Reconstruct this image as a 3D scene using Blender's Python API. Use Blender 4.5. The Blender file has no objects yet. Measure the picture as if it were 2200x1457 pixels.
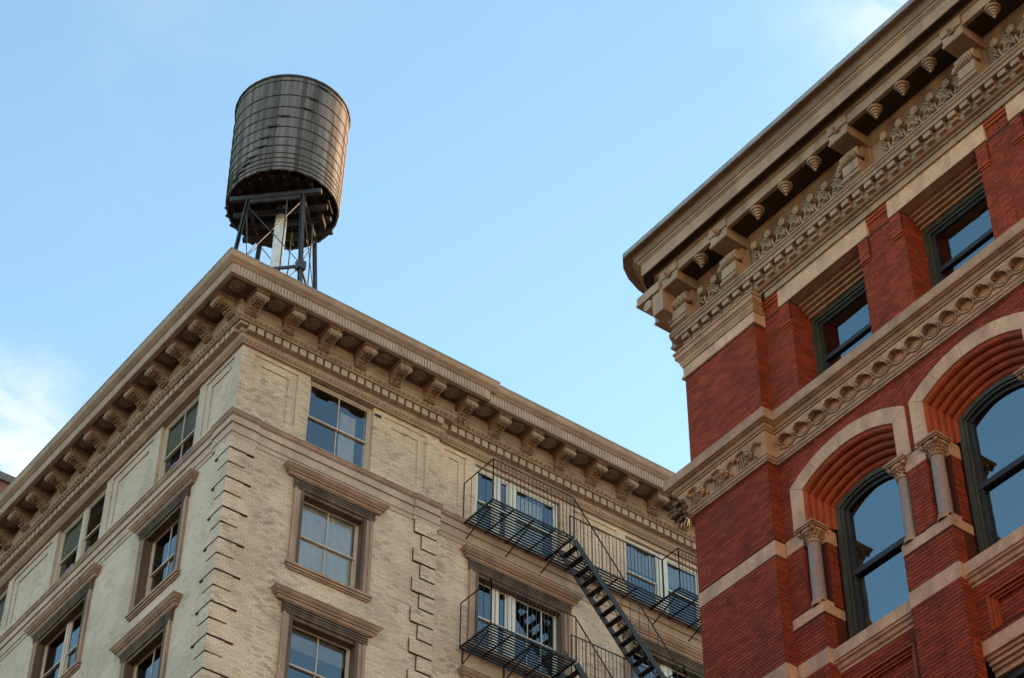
import bpy, math, random
from mathutils import Vector, Matrix
random.seed(7)
SC = bpy.context.scene
COL = SC.collection
PI = math.pi

# ------------------------------------------------------------------ camera
F_PX, PITCH, ROLL, AZ = 4675.486, 0.744967, 0.009619, 0.639686
cp, sp, ca, sa = math.cos(PITCH), math.sin(PITCH), math.cos(AZ), math.sin(AZ)
fwd = Vector((sa*cp, ca*cp, sp)); rgt = Vector((ca, -sa, 0)); up = rgt.cross(fwd)
c_, s_ = math.cos(ROLL), math.sin(ROLL)
r2 = c_*rgt + s_*up; u2 = -s_*rgt + c_*up
cam_d = bpy.data.cameras.new('camera'); cam = bpy.data.objects.new('camera', cam_d); COL.objects.link(cam)
cam_d.sensor_fit = 'HORIZONTAL'; cam_d.sensor_width = 36.0; cam_d.lens = 36.0*F_PX/2200.0
cam_d.clip_start = 0.5; cam_d.clip_end = 5000
CAM = Vector((0, 0, 1.6))
cam.matrix_world = Matrix(((r2.x, u2.x, -fwd.x, CAM.x), (r2.y, u2.y, -fwd.y, CAM.y), (r2.z, u2.z, -fwd.z, CAM.z), (0, 0, 0, 1)))
SC.camera = cam

# ------------------------------------------------------------------ light
SUN_EL, SUN_B = math.radians(9.0), math.radians(7.0)      # low sun, along the cross street (+x), slightly behind the facades
sdir = Vector((math.cos(SUN_B)*math.cos(SUN_EL), math.sin(SUN_B)*math.cos(SUN_EL), math.sin(SUN_EL)))
W = bpy.data.worlds.new('World'); SC.world = W; W.use_nodes = True
nt = W.node_tree; nt.nodes.clear()
def N(t, kind, **kw):
    n = t.nodes.new(kind)
    for k, v in kw.items():
        if k == 'inp':
            for a, b in v.items():
                n.inputs[a].default_value = b
        else: setattr(n, k, v)
    return n
def mth(t, op, a, b=None, c=None, clamp=False):
    n = t.nodes.new('ShaderNodeMath'); n.operation = op; n.use_clamp = clamp
    for i, v in enumerate((a, b, c)):
        if v is None: continue
        if hasattr(v, 'links') or hasattr(v, 'is_linked'): t.links.new(v, n.inputs[i])
        else: n.inputs[i].default_value = v
    return n.outputs[0]
def mixc(t, f, a, b, mode='MIX'):
    n = t.nodes.new('ShaderNodeMix'); n.data_type = 'RGBA'; n.blend_type = mode; n.clamp_factor = True
    for s, v in ((0, f), (6, a), (7, b)):
        if hasattr(v, 'is_linked'): t.links.new(v, n.inputs[s])
        else: n.inputs[s].default_value = v if s == 0 else (tuple(v)+(1,) if len(v) == 3 else v)
    return n.outputs[2]
def ramp(t, f, a, b):
    n = t.nodes.new('ShaderNodeMapRange'); n.interpolation_type = 'SMOOTHSTEP'; n.clamp = True
    t.links.new(f, n.inputs[0]); n.inputs[1].default_value = a; n.inputs[2].default_value = b
    return n.outputs[0]
sky = N(nt, 'ShaderNodeTexSky', sky_type='NISHITA', sun_disc=False, sun_elevation=SUN_EL, sun_rotation=PI/2-SUN_B,
        altitude=50, air_density=1.0, dust_density=0.5, ozone_density=1.0)
geo = N(nt, 'ShaderNodeTexCoord')
dirv = geo.outputs['Generated']
# thin cloud: drifting noise on a high flat layer plus two soft banks
sep = N(nt, 'ShaderNodeSeparateXYZ'); nt.links.new(dirv, sep.inputs[0])
den = mth(nt, 'MAXIMUM', mth(nt, 'ADD', sep.outputs[2], 0.12), 0.05)
cx = mth(nt, 'DIVIDE', sep.outputs[0], den); cy = mth(nt, 'DIVIDE', sep.outputs[1], den)
cmb = N(nt, 'ShaderNodeCombineXYZ'); nt.links.new(cx, cmb.inputs[0]); nt.links.new(cy, cmb.inputs[1])
nz = N(nt, 'ShaderNodeTexNoise', inp={'Scale': 5.0, 'Detail': 9.0, 'Roughness': 0.55, 'Distortion': 0.4}); nt.links.new(cmb.outputs[0], nz.inputs['Vector'])
nz2 = N(nt, 'ShaderNodeTexNoise', inp={'Scale': 1.6, 'Detail': 3.0}); nt.links.new(cmb.outputs[0], nz2.inputs['Vector'])
def bank(d, r0, r1, soft=0.8):
    d = Vector(d).normalized()
    v = N(nt, 'ShaderNodeVectorMath', operation='DISTANCE', inp={1: tuple(d)}); nt.links.new(dirv, v.inputs[0])
    w = mth(nt, 'ADD', v.outputs['Value'], mth(nt, 'MULTIPLY', mth(nt, 'SUBTRACT', nz.outputs[0], 0.5), soft*r1))
    n = nt.nodes.new('ShaderNodeMapRange'); n.interpolation_type = 'SMOOTHSTEP'
    nt.links.new(w, n.inputs[0]); n.inputs[1].default_value = r1; n.inputs[2].default_value = r0
    return n.outputs[0]
def pix(x, y):
    return (fwd + r2*((x-1100)/F_PX) - u2*((y-728.5)/F_PX))
nz3 = N(nt, 'ShaderNodeTexNoise', inp={'Scale': 22.0, 'Detail': 8.0, 'Roughness': 0.6, 'Distortion': 0.8}); nt.links.new(cmb.outputs[0], nz3.inputs['Vector'])
wisp = mth(nt, 'ADD', 0.35, mth(nt, 'MULTIPLY', ramp(nt, nz3.outputs[0], 0.36, 0.62), 0.65))
c1 = mth(nt, 'MULTIPLY', bank(pix(60, 1040), 0.0, 0.078, 1.6), wisp)
c2 = mth(nt, 'MULTIPLY', bank(pix(1960, 60), 0.0, 0.085, 1.6), wisp)
gen = mth(nt, 'MULTIPLY', ramp(nt, nz.outputs[0], 0.52, 0.80), ramp(nt, nz2.outputs[0], 0.45, 0.7))
cl = mth(nt, 'MAXIMUM', mth(nt, 'MAXIMUM', mth(nt, 'MULTIPLY', c1, 1.0), mth(nt, 'MULTIPLY', c2, 0.62)), mth(nt, 'MULTIPLY', gen, 0.35), clamp=True)
bw = N(nt, 'ShaderNodeRGBToBW'); nt.links.new(sky.outputs[0], bw.inputs[0])
cloudc = mixc(nt, 1.0, (1.75, 1.66, 1.62), bw.outputs[0], 'MULTIPLY')
skyc = mixc(nt, cl, sky.outputs[0], cloudc)
skyc = mixc(nt, 1.0, skyc, (0.91, 1.02, 1.01), 'MULTIPLY')
bg = N(nt, 'ShaderNodeBackground', inp={'Strength': 0.15}); nt.links.new(skyc, bg.inputs[0])
wo = N(nt, 'ShaderNodeOutputWorld'); nt.links.new(bg.outputs[0], wo.inputs[0])

sun_d = bpy.data.lights.new('sun', 'SUN'); sun_d.energy = 5.0; sun_d.angle = math.radians(0.5); sun_d.color = (1.0, 0.62, 0.34)
sun = bpy.data.objects.new('sun', sun_d); COL.objects.link(sun)
sun.rotation_euler = sdir.to_track_quat('Z', 'Y').to_euler(); sun.location = (60, 60, 90)
SC.view_settings.view_transform = 'Standard'; SC.view_settings.look = 'None'
SC.view_settings.exposure = 1.93; SC.view_settings.gamma = 1.0; SC.view_settings.use_curve_mapping = False

# ------------------------------------------------------------------ materials
def new_mat(name):
    m = bpy.data.materials.new(name); m.use_nodes = True; t = m.node_tree
    b = t.nodes['Principled BSDF']; return m, t, b
def noise(t, scale, detail=4, rough=0.55, vec=None, dist=0.0):
    n = N(t, 'ShaderNodeTexNoise', inp={'Scale': scale, 'Detail': detail, 'Roughness': rough, 'Distortion': dist})
    if vec is not None: t.links.new(vec, n.inputs['Vector'])
    return n.outputs[0]
def wpos(t, sc=(1, 1, 1)):
    g = N(t, 'ShaderNodeNewGeometry')
    mp = N(t, 'ShaderNodeMapping', inp={'Scale': sc}); t.links.new(g.outputs['Position'], mp.inputs[0])
    return mp.outputs[0]
def bump(t, b, h, strength, dist=0.02):
    n = N(t, 'ShaderNodeBump', inp={'Strength': strength, 'Distance': dist}); t.links.new(h, n.inputs['Height'])
    t.links.new(n.outputs[0], b.inputs['Normal'])
def mat(name, col, rough=0.8, var=0.18, scale=3.0, fine=30.0, bmp=0.25, stain=0.0, scol=(0.03, 0.025, 0.02), sscale=1.2, vert=1.0, metal=0.0, spec=0.3, per=0.0, thr=(0.52, 0.75)):
    m, t, b = new_mat(name)
    p = wpos(t, (1, 1, vert))
    n1 = noise(t, scale, 6, 0.6, p); n2 = noise(t, fine, 3, 0.6, p)
    lo = tuple(c*(1-var) for c in col); hi = tuple(min(1, c*(1+var)) for c in col)
    c = mixc(t, ramp(t, n1, 0.3, 0.7), lo, hi)
    c = mixc(t, mth(t, 'MULTIPLY', ramp(t, n2, 0.35, 0.7), 0.35), c, tuple(x*0.62 for x in col))
    if per:
        g = N(t, 'ShaderNodeNewGeometry'); oi = N(t, 'ShaderNodeObjectInfo')
        r = mth(t, 'FRACT', mth(t, 'ADD', g.outputs['Random Per Island'], oi.outputs['Random']))
        c = mixc(t, per, c, mixc(t, r, tuple(x*0.45 for x in col), tuple(min(1, x*1.5) for x in col)))
    if stain:
        n3 = noise(t, sscale, 7, 0.62, wpos(t, (1, 1, vert*0.6)), 0.3)
        c = mixc(t, mth(t, 'MULTIPLY', ramp(t, n3, *thr), stain), c, scol)
    t.links.new(c, b.inputs['Base Color'])
    b.inputs['Roughness'].default_value = rough; b.inputs['Metallic'].default_value = metal
    b.inputs['Specular IOR Level'].default_value = spec
    if bmp: bump(t, b, mth(t, 'ADD', n2, mth(t, 'MULTIPLY', n1, 0.6)), bmp, 0.015)
    return m
def brick_mat(name, c1, c2, mortar, bw=0.215, rh=0.0715, ms=0.010, stain=0.6, scol=(0.06, 0.05, 0.045), sthr=(0.50, 0.72), var=0.0, pock=0.0):
    m, t, b = new_mat(name)
    g = N(t, 'ShaderNodeNewGeometry'); s = N(t, 'ShaderNodeSeparateXYZ'); t.links.new(g.outputs['Position'], s.inputs[0])
    cb = N(t, 'ShaderNodeCombineXYZ'); t.links.new(mth(t, 'ADD', s.outputs[0], s.outputs[1]), cb.inputs[0]); t.links.new(s.outputs[2], cb.inputs[1])
    br = N(t, 'ShaderNodeTexBrick', offset=0.5, inp={'Scale': 1.0, 'Brick Width': bw, 'Row Height': rh, 'Mortar Size': ms, 'Mortar Smooth': 0.35, 'Bias': 0.0, 'Color1': c1+(1,), 'Color2': c2+(1,), 'Mortar': mortar+(1,)})
    t.links.new(cb.outputs[0], br.inputs['Vector'])
    p = wpos(t); c = br.outputs['Color']
    n0 = noise(t, 0.55, 5, 0.6, p)
    c = mixc(t, 0.45, c, mixc(t, ramp(t, n0, 0.35, 0.65), tuple(x*0.72 for x in c1), tuple(min(1, x*1.22) for x in c1)))
    # soot: horizontal drifts of dark bricks, patchy
    nA = noise(t, 1.0, 5, 0.6, wpos(t, (0.9, 0.9, 1.1))); nB = noise(t, 9.0, 4, 0.7, wpos(t, (0.6, 0.6, 1.7)))
    br2 = N(t, 'ShaderNodeTexBrick', offset=0.5, inp={'Scale': 1.0, 'Brick Width': bw, 'Row Height': rh, 'Mortar Size': 0.0, 'Bias': 0.0, 'Color1': (0, 0, 0, 1), 'Color2': (1, 1, 1, 1)}); t.links.new(cb.outputs[0], br2.inputs['Vector'])
    gate = mth(t, 'MULTIPLY', ramp(t, nA, sthr[0]-0.05, sthr[1]+0.12), 0.62)
    st = ramp(t, mth(t, 'ADD', mth(t, 'SUBTRACT', br2.outputs['Color'], 1.0), mth(t, 'ADD', gate, mth(t, 'MULTIPLY', nB, 0.30))), -0.05, 0.55)
    c = mixc(t, mth(t, 'MULTIPLY', st, stain), c, scol)
    if pock:
        nP = noise(t, 7.0, 2, 0.5, wpos(t, (1.0, 1.0, 2.2))); nQ = noise(t, 0.8, 2, 0.5, p)
        c = mixc(t, mth(t, 'MULTIPLY', ramp(t, nP, 0.66, 0.70), mth(t, 'MULTIPLY', ramp(t, nQ, 0.42, 0.58), pock)), c, (0.035, 0.033, 0.032))
    t.links.new(c, b.inputs['Base Color']); b.inputs['Roughness'].default_value = 0.88; b.inputs['Specular IOR Level'].default_value = 0.2
    fac = mth(t, 'SUBTRACT', 1.0, br.outputs['Fac'])
    bump(t, b, mth(t, 'ADD', fac, mth(t, 'MULTIPLY', noise(t, 25, 3, 0.6, p), 0.5)), 0.55, 0.012)
    return m
def glass_mat(name, ior=1.75, tint=(0.75, 0.8, 0.82), gcol=(0.90, 0.96, 1.0)):
    m = bpy.data.materials.new(name); m.use_nodes = True; t = m.node_tree; t.nodes.clear()
    o = N(t, 'ShaderNodeOutputMaterial'); mx = N(t, 'ShaderNodeMixShader')
    tr = N(t, 'ShaderNodeBsdfTransparent', inp={'Color': tint+(1,)}); gl = N(t, 'ShaderNodeBsdfGlossy', inp={'Roughness': 0.015, 'Color': gcol+(1,)})
    fr = N(t, 'ShaderNodeFresnel', inp={'IOR': ior})
    bp = N(t, 'ShaderNodeBump', inp={'Strength': 0.10, 'Distance': 0.05}); t.links.new(noise(t, 1.1, 2, 0.5, wpos(t)), bp.inputs['Height'])
    t.links.new(bp.outputs[0], gl.inputs['Normal'])
    t.links.new(fr.outputs[0], mx.inputs[0]); t.links.new(tr.outputs[0], mx.inputs[1]); t.links.new(gl.outputs[0], mx.inputs[2]); t.links.new(mx.outputs[0], o.inputs[0])
    return m

MT = {}
MT['cream'] = brick_mat('cream_brick', (0.66, 0.50, 0.365), (0.43, 0.305, 0.21), (0.25, 0.185, 0.135), ms=0.012, stain=0.42, scol=(0.15, 0.12, 0.095), sthr=(0.45, 0.66), pock=0.3)
MT['grey'] = brick_mat('painted_brick', (0.54, 0.425, 0.34), (0.46, 0.365, 0.29), (0.37, 0.29, 0.23), ms=0.008, stain=0.28, scol=(0.15, 0.125, 0.10), sthr=(0.5, 0.7), pock=0.85)  # same cream brick, with the left side's cool skylight put into its colour
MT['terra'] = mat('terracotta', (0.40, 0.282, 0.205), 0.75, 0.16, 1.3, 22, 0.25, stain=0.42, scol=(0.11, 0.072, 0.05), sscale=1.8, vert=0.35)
MT['terra_lt'] = mat('terracotta_pale', (0.43, 0.315, 0.235), 0.75, 0.14, 1.6, 25, 0.2, stain=0.38, scol=(0.14, 0.095, 0.065), sscale=2.2, vert=0.3)
MT['carved'] = mat('carved_terracotta', (0.31, 0.205, 0.135), 0.8, 0.3, 9, 38, 0.9, stain=0.5, scol=(0.07, 0.05, 0.03), sscale=5)
MT['coffer'] = mat('sooty_coffer', (0.155, 0.11, 0.08), 0.85, 0.25, 4, 25, 0.3, stain=0.4)  # dark brown for the cornice soffit and its coffer frames
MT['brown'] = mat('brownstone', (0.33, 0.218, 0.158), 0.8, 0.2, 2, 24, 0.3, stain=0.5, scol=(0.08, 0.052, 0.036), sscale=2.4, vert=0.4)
MT['soot'] = mat('soot', (0.022, 0.018, 0.015), 0.95, 0.2, 4, 30, 0.1)  # near-black colour for the shade painted round the quoin blocks
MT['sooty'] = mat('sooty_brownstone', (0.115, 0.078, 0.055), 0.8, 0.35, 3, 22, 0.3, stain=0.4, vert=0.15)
MT['frame'] = mat('cream_paint', (0.52, 0.44, 0.35), 0.55, 0.08, 4, 30, 0.1, stain=0.15)
MT['frame_w'] = mat('white_paint', (0.62, 0.60, 0.55), 0.5, 0.06, 4, 30, 0.08, stain=0.1)
MT['glass'] = glass_mat('window_glass', 2.15)
MT['glass_r'] = glass_mat('plate_glass', 2.75, (0.7, 0.75, 0.78), (0.74, 0.92, 1.0))
MT['room'] = mat('dark_room', (0.045, 0.045, 0.05), 0.9, 0.2, 1, 5, 0)
MT['curtain'] = mat('curtain_cloth', (0.80, 0.77, 0.73), 0.9, 0.06, 2, 20, 0.05)
MT['blind'] = mat('window_blind', (0.40, 0.39, 0.38), 0.8, 0.05, 2, 20, 0)
MT['iron'] = mat('black_iron', (0.008, 0.008, 0.009), 0.65, 0.3, 5, 40, 0.2, stain=0.25, scol=(0.06, 0.03, 0.015), spec=0.5)
MT['roof'] = mat('roof_felt', (0.06, 0.06, 0.06), 0.9, 0.2, 2, 20, 0.2)
MT['lead'] = mat('lead_flashing', (0.24, 0.25, 0.27), 0.6, 0.15, 3, 20, 0.15, stain=0.3)
MT['wood'] = mat('weathered_cedar', (0.168, 0.153, 0.147), 1.0, 0.5, 7.0, 40, 0.5, stain=0.55, scol=(0.045, 0.04, 0.038), sscale=2.2, vert=0.08, per=0.6, thr=(0.45, 0.65), spec=0.05)
MT['darkwood'] = mat('dark_timber', (0.022, 0.015, 0.011), 0.85, 0.35, 4, 20, 0.4)
MT['hoop'] = mat('rusty_hoop', (0.045, 0.038, 0.034), 0.6, 0.3, 6, 30, 0.3, stain=0.4, scol=(0.10, 0.05, 0.03))
MT['steel'] = mat('dark_steel', (0.045, 0.044, 0.048), 0.5, 0.3, 4, 30, 0.2, stain=0.4, scol=(0.09, 0.045, 0.025))
MT['pipe'] = mat('galvanised_pipe', (0.72, 0.71, 0.70), 0.45, 0.1, 3, 25, 0.1, stain=0.25, scol=(0.2, 0.18, 0.16), sscale=3)
MT['red'] = mat('red_brick', (0.235, 0.040, 0.015), 0.85, 0.3, 2.2, 45, 0.6, stain=0.45, scol=(0.10, 0.03, 0.022), sscale=1.0, per=0.5)
MT['mortar'] = mat('red_mortar', (0.075, 0.018, 0.010), 0.9, 0.2, 3, 40, 0.3)
MT['redsmooth'] = mat('moulded_red_brick', (0.28, 0.052, 0.014), 0.75, 0.2, 4, 40, 0.35)
MT['sand'] = mat('sandstone', (0.52, 0.34, 0.22), 0.8, 0.18, 2.2, 28, 0.3, stain=0.5, scol=(0.20, 0.13, 0.09), sscale=2.6, vert=0.6, thr=(0.46, 0.70))
MT['sand_d'] = mat('weathered_sandstone', (0.35, 0.225, 0.142), 0.8, 0.2, 3, 28, 0.3, stain=0.4, scol=(0.11, 0.07, 0.05), sscale=2.5)
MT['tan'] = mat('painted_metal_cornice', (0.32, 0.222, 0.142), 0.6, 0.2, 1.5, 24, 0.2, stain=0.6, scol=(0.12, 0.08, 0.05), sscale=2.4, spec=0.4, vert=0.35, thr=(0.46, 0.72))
MT['brown_paint'] = mat('brown_painted_metal', (0.17, 0.118, 0.075), 0.6, 0.25, 1.5, 24, 0.2, stain=0.5, scol=(0.07, 0.05, 0.035), sscale=2.4, spec=0.4, vert=0.35)  # tan metal darkened: the crown's underside shading is put into its colour
MT['rosette'] = mat('rosette_terracotta', (0.27, 0.19, 0.135), 0.8, 0.2, 5, 30, 0.4, stain=0.4)
MT['tan_soot'] = mat('sooty_metal_soffit', (0.035, 0.025, 0.017), 0.75, 0.2, 2, 20, 0.15)  # soot tone darkened further, with the soffit's shade painted into it
MT['granite'] = mat('grey_granite', (0.25, 0.205, 0.18), 0.6, 0.12, 12, 90, 0.15, stain=0.3, scol=(0.22, 0.16, 0.13), sscale=3)
MT['green'] = mat('green_paint', (0.045, 0.048, 0.032), 0.5, 0.2, 4, 30, 0.1, stain=0.3, scol=(0.03, 0.03, 0.02))
MT['dkgreen'] = mat('black_green_paint', (0.02, 0.022, 0.022), 0.45, 0.2, 4, 30, 0.1)
MT['limestone'] = mat('pale_limestone', (0.62, 0.50, 0.37), 0.85, 0.08, 2, 20, 0.1)  # pale stone for the added bounce blocks behind the camera
MT['asphalt'] = mat('asphalt', (0.06, 0.06, 0.06), 0.9, 0.2, 2, 60, 0.4)
MT['paving'] = mat('concrete_paving', (0.30, 0.28, 0.25), 0.9, 0.15, 2, 40, 0.3)
MT['farbrick'] = brick_mat('far_red_brick', (0.24, 0.085, 0.06), (0.15, 0.055, 0.042), (0.28, 0.22, 0.18), bw=0.42, rh=0.15, ms=0.02, stain=0.2)
MT['coping'] = mat('grey_coping', (0.15, 0.13, 0.11), 0.8, 0.1, 3, 20, 0.2)

# ------------------------------------------------------------------ mesh helpers
WLOC = {}
class MB:
    def __init__(s): s.v = []; s.f = []; s.sm = []
    def add(s, vs, fs, smooth=False):
        n = len(s.v); s.v += [tuple(v) for v in vs]; s.f += [tuple(i+n for i in f) for f in fs]; s.sm += [smooth]*len(fs); return s
    def box(s, a, b):
        x0, x1 = sorted((a[0], b[0])); y0, y1 = sorted((a[1], b[1])); z0, z1 = sorted((a[2], b[2]))
        return s.add([(x0,y0,z0),(x1,y0,z0),(x1,y1,z0),(x0,y1,z0),(x0,y0,z1),(x1,y0,z1),(x1,y1,z1),(x0,y1,z1)],
                     [(0,3,2,1),(4,5,6,7),(0,1,5,4),(1,2,6,5),(2,3,7,6),(3,0,4,7)])
    def quad(s, a, b, c, d): return s.add([a, b, c, d], [(0, 1, 2, 3)])
    def tube(s, pts, r, n=6, caps=True, smooth=True, rads=None):
        pts = [Vector(p) for p in pts]; rings = []
        for i, p in enumerate(pts):
            d = (pts[min(i+1, len(pts)-1)] - pts[max(i-1, 0)]).normalized()
            a = d.cross(Vector((0, 0, 1)))
            if a.length < 0.05: a = d.cross(Vector((1, 0, 0)))
            a.normalize(); b = d.cross(a); rr = rads[i] if rads else r
            rings.append([p + (a*math.cos(2*PI*k/n) + b*math.sin(2*PI*k/n))*rr for k in range(n)])
        vs = [v for R in rings for v in R]; fs = []
        for i in range(len(pts)-1):
            for k in range(n): fs.append((i*n+k, i*n+(k+1) % n, (i+1)*n+(k+1) % n, (i+1)*n+k))
        s.add(vs, fs, smooth)
        if caps: s.add(rings[0], [tuple(range(n))]); s.add(rings[-1], [tuple(range(n))])
        return s
    def bar(s, a, b, w, h=None, upv=(0, 0, 1)):
        a = Vector(a); b = Vector(b); h = h or w; d = (b-a).normalized(); u = Vector(upv); x = d.cross(u)
        if x.length < 1e-3: x = d.cross(Vector((1, 0, 0)))
        x.normalize(); y = x.cross(d); x = x*w/2; y = y*h/2
        vs = [a-x-y, a+x-y, a+x+y, a-x+y, b-x-y, b+x-y, b+x+y, b-x+y]
        return s.add(vs, [(0,1,2,3),(7,6,5,4),(0,4,5,1),(1,5,6,2),(2,6,7,3),(3,7,4,0)])
    def lathe(s, prof, o, ax=(0, 0, 1), n=16, smooth=True):
        # prof: (radius, distance along axis)
        ax = Vector(ax).normalized(); o = Vector(o); a = ax.cross(Vector((0, 0, 1)))
        if a.length < 0.05: a = ax.cross(Vector((1, 0, 0)))
        a.normalize(); b = ax.cross(a); vs = []; fs = []
        for r, h in prof:
            for k in range(n): vs.append(o + ax*h + (a*math.cos(2*PI*k/n) + b*math.sin(2*PI*k/n))*r)
        for i in range(len(prof)-1):
            for k in range(n): fs.append((i*n+k, i*n+(k+1) % n, (i+1)*n+(k+1) % n, (i+1)*n+k))
        return s.add(vs, fs, smooth)
    def ball(s, c, r, n=8, m=5, sc=(1, 1, 1)):
        vs = []; fs = []
        for i in range(m+1):
            t = PI*i/m
            for k in range(n): vs.append((c[0]+r*sc[0]*math.sin(t)*math.cos(2*PI*k/n), c[1]+r*sc[1]*math.sin(t)*math.sin(2*PI*k/n), c[2]+r*sc[2]*math.cos(t)))
        for i in range(m):
            for k in range(n): fs.append((i*n+k, i*n+(k+1) % n, (i+1)*n+(k+1) % n, (i+1)*n+k))
        return s.add(vs, fs, True)
    def prism(s, poly, fn, a, b):
        # poly: 2-D points, fn(u, v, t) -> world, extruded t from a to b
        n = len(poly); vs = [fn(u, v, a) for u, v in poly] + [fn(u, v, b) for u, v in poly]
        return s.add(vs, [tuple(range(n)), tuple(range(2*n-1, n-1, -1))] + [(i, (i+1) % n, n+(i+1) % n, n+i) for i in range(n)])
    def sweep(s, prof, path, caps=True, closed=True):
        # prof: (o, z); path: callables o -> (x, y)
        n = len(prof); vs = []; fs = []
        for P in path:
            for o, z in prof:
                x, y = P(o); vs.append((x, y, z))
        rng = n if closed else n-1
        for i in range(len(path)-1):
            for k in range(rng): fs.append((i*n+k, i*n+(k+1) % n, (i+1)*n+(k+1) % n, (i+1)*n+k))
        if caps and closed: fs.append(tuple(range(n))); fs.append(tuple((len(path)-1)*n+k for k in range(n-1, -1, -1)))
        return s.add(vs, fs)
    def center(s):
        xs, ys, zs = zip(*s.v); return Vector(((min(xs)+max(xs))/2, (min(ys)+max(ys))/2, (min(zs)+max(zs))/2))
    def mesh(s, name, c=Vector((0, 0, 0))):
        m = bpy.data.meshes.new(name); m.from_pydata([(v[0]-c[0], v[1]-c[1], v[2]-c[2]) for v in s.v], [], s.f)
        m.polygons.foreach_set('use_smooth', s.sm); m.update(); return m
def put(name, me, loc, mt, parent=None, rot=None, kind=None, scale=None):
    o = bpy.data.objects.new(name, me); COL.objects.link(o)
    if mt is not None and not me.materials: me.materials.append(MT[mt])
    o.location = Vector(loc) - (WLOC[parent.name] if parent else Vector((0, 0, 0)))
    if parent: o.parent = parent
    if rot is not None: o.rotation_euler = rot
    if scale is not None: o.scale = scale
    if kind: o['kind'] = kind
    WLOC[o.name] = Vector(loc)
    return o
def obj(name, mb, mt, parent=None, kind=None):
    c = mb.center(); return put(name, mb.mesh(name, c), c, mt, parent, kind=kind)
def thing(name, loc, label, cat):
    o = bpy.data.objects.new(name, None); COL.objects.link(o); o.location = loc; o.empty_display_size = 1
    o['label'] = label; o['category'] = cat; WLOC[o.name] = Vector(loc); return o
def P(x, y, mx, my): return lambda o: (x+mx*o, y+my*o)

def pane(vs, parent, mt='glass'):
    a, b, c = (Vector(v) for v in vs[:3]); n = (b-a).cross(c-b)
    if n.dot(CAM-a) < 0: vs = list(reversed(vs))
    return obj('pane', MB().add(vs, [tuple(range(len(vs)))]), mt, parent)

# ------------------------------------------------------------------ setting
mb = MB(); mb.quad((-2500, -2500, -0.15), (2500, -2500, -0.15), (2500, 2500, -0.15), (-2500, 2500, -0.15))
g = obj('ground', mb, 'asphalt'); g['kind'] = 'structure'
for (x0, y0, x1, y1) in ((16.8, -40, 60, 25.6), (16.8, 37.4, 60, 120)):
    g = obj('pavement', MB().box((x0, y0, -0.14), (x1, y1, 0.0)), 'paving'); g['kind'] = 'structure'

# far side of the avenue, behind the camera's shoulder: unseen blocks added to shape light, pale ones bounce sun, dark ones cut skylight
for (y0, y1, h, mt, lab) in ((-130, -70, 75, 'limestone', 'tall limestone block far down the avenue behind the camera'), (-69.9, -12, 66, 'limestone', 'limestone loft block down the avenue behind the camera'), (-11.9, 20, 26, 'mortar', 'dark red brick block across the avenue facing the red building'), (20.1, 90, 30, 'mortar', 'dark red brick block across the avenue facing the pale building')):
    OB = thing('avenue_building', (-6.5, y0, 0), lab, 'building'); mb = MB(); mw = []
    mb.box((-22, y0, 0), (-6.75, y1, h)); mb.box((-6.9, y0-0.02, h-1.0), (-5.9, y1+0.02, h-0.4)); ys = y0
    n = int((y1-y0)//3.2); st = (y1-y0)/n
    for j in range(int(h//4)):
        for i in range(n): ya = y0+st*i; mb.box((-6.75, ya, 4*j), (-6.5, ya+st*0.22, 4*j+3.98)); mb.box((-6.75, ya+st*0.78, 4*j), (-6.5, ya+st, 4*j+3.98)); mb.box((-6.75, ya+st*0.22, 4*j), (-6.45, ya+st*0.78, 4*j+1.0)); mb.box((-6.75, ya+st*0.22, 4*j+3.4), (-6.5, ya+st*0.78, 4*j+3.98)); mw.append((ya+st*0.22, ya+st*0.78, 4*j+1.0, 4*j+3.4))
    w_ = obj('wall', mb, mt, OB); mg = MB()
    for (a, b, c, d) in mw: mg.quad((-6.72, a, c), (-6.72, b, c), (-6.72, b, d), (-6.72, a, d))
    obj('window_panes', mg, 'dkgreen', w_, kind='stuff')

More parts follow.
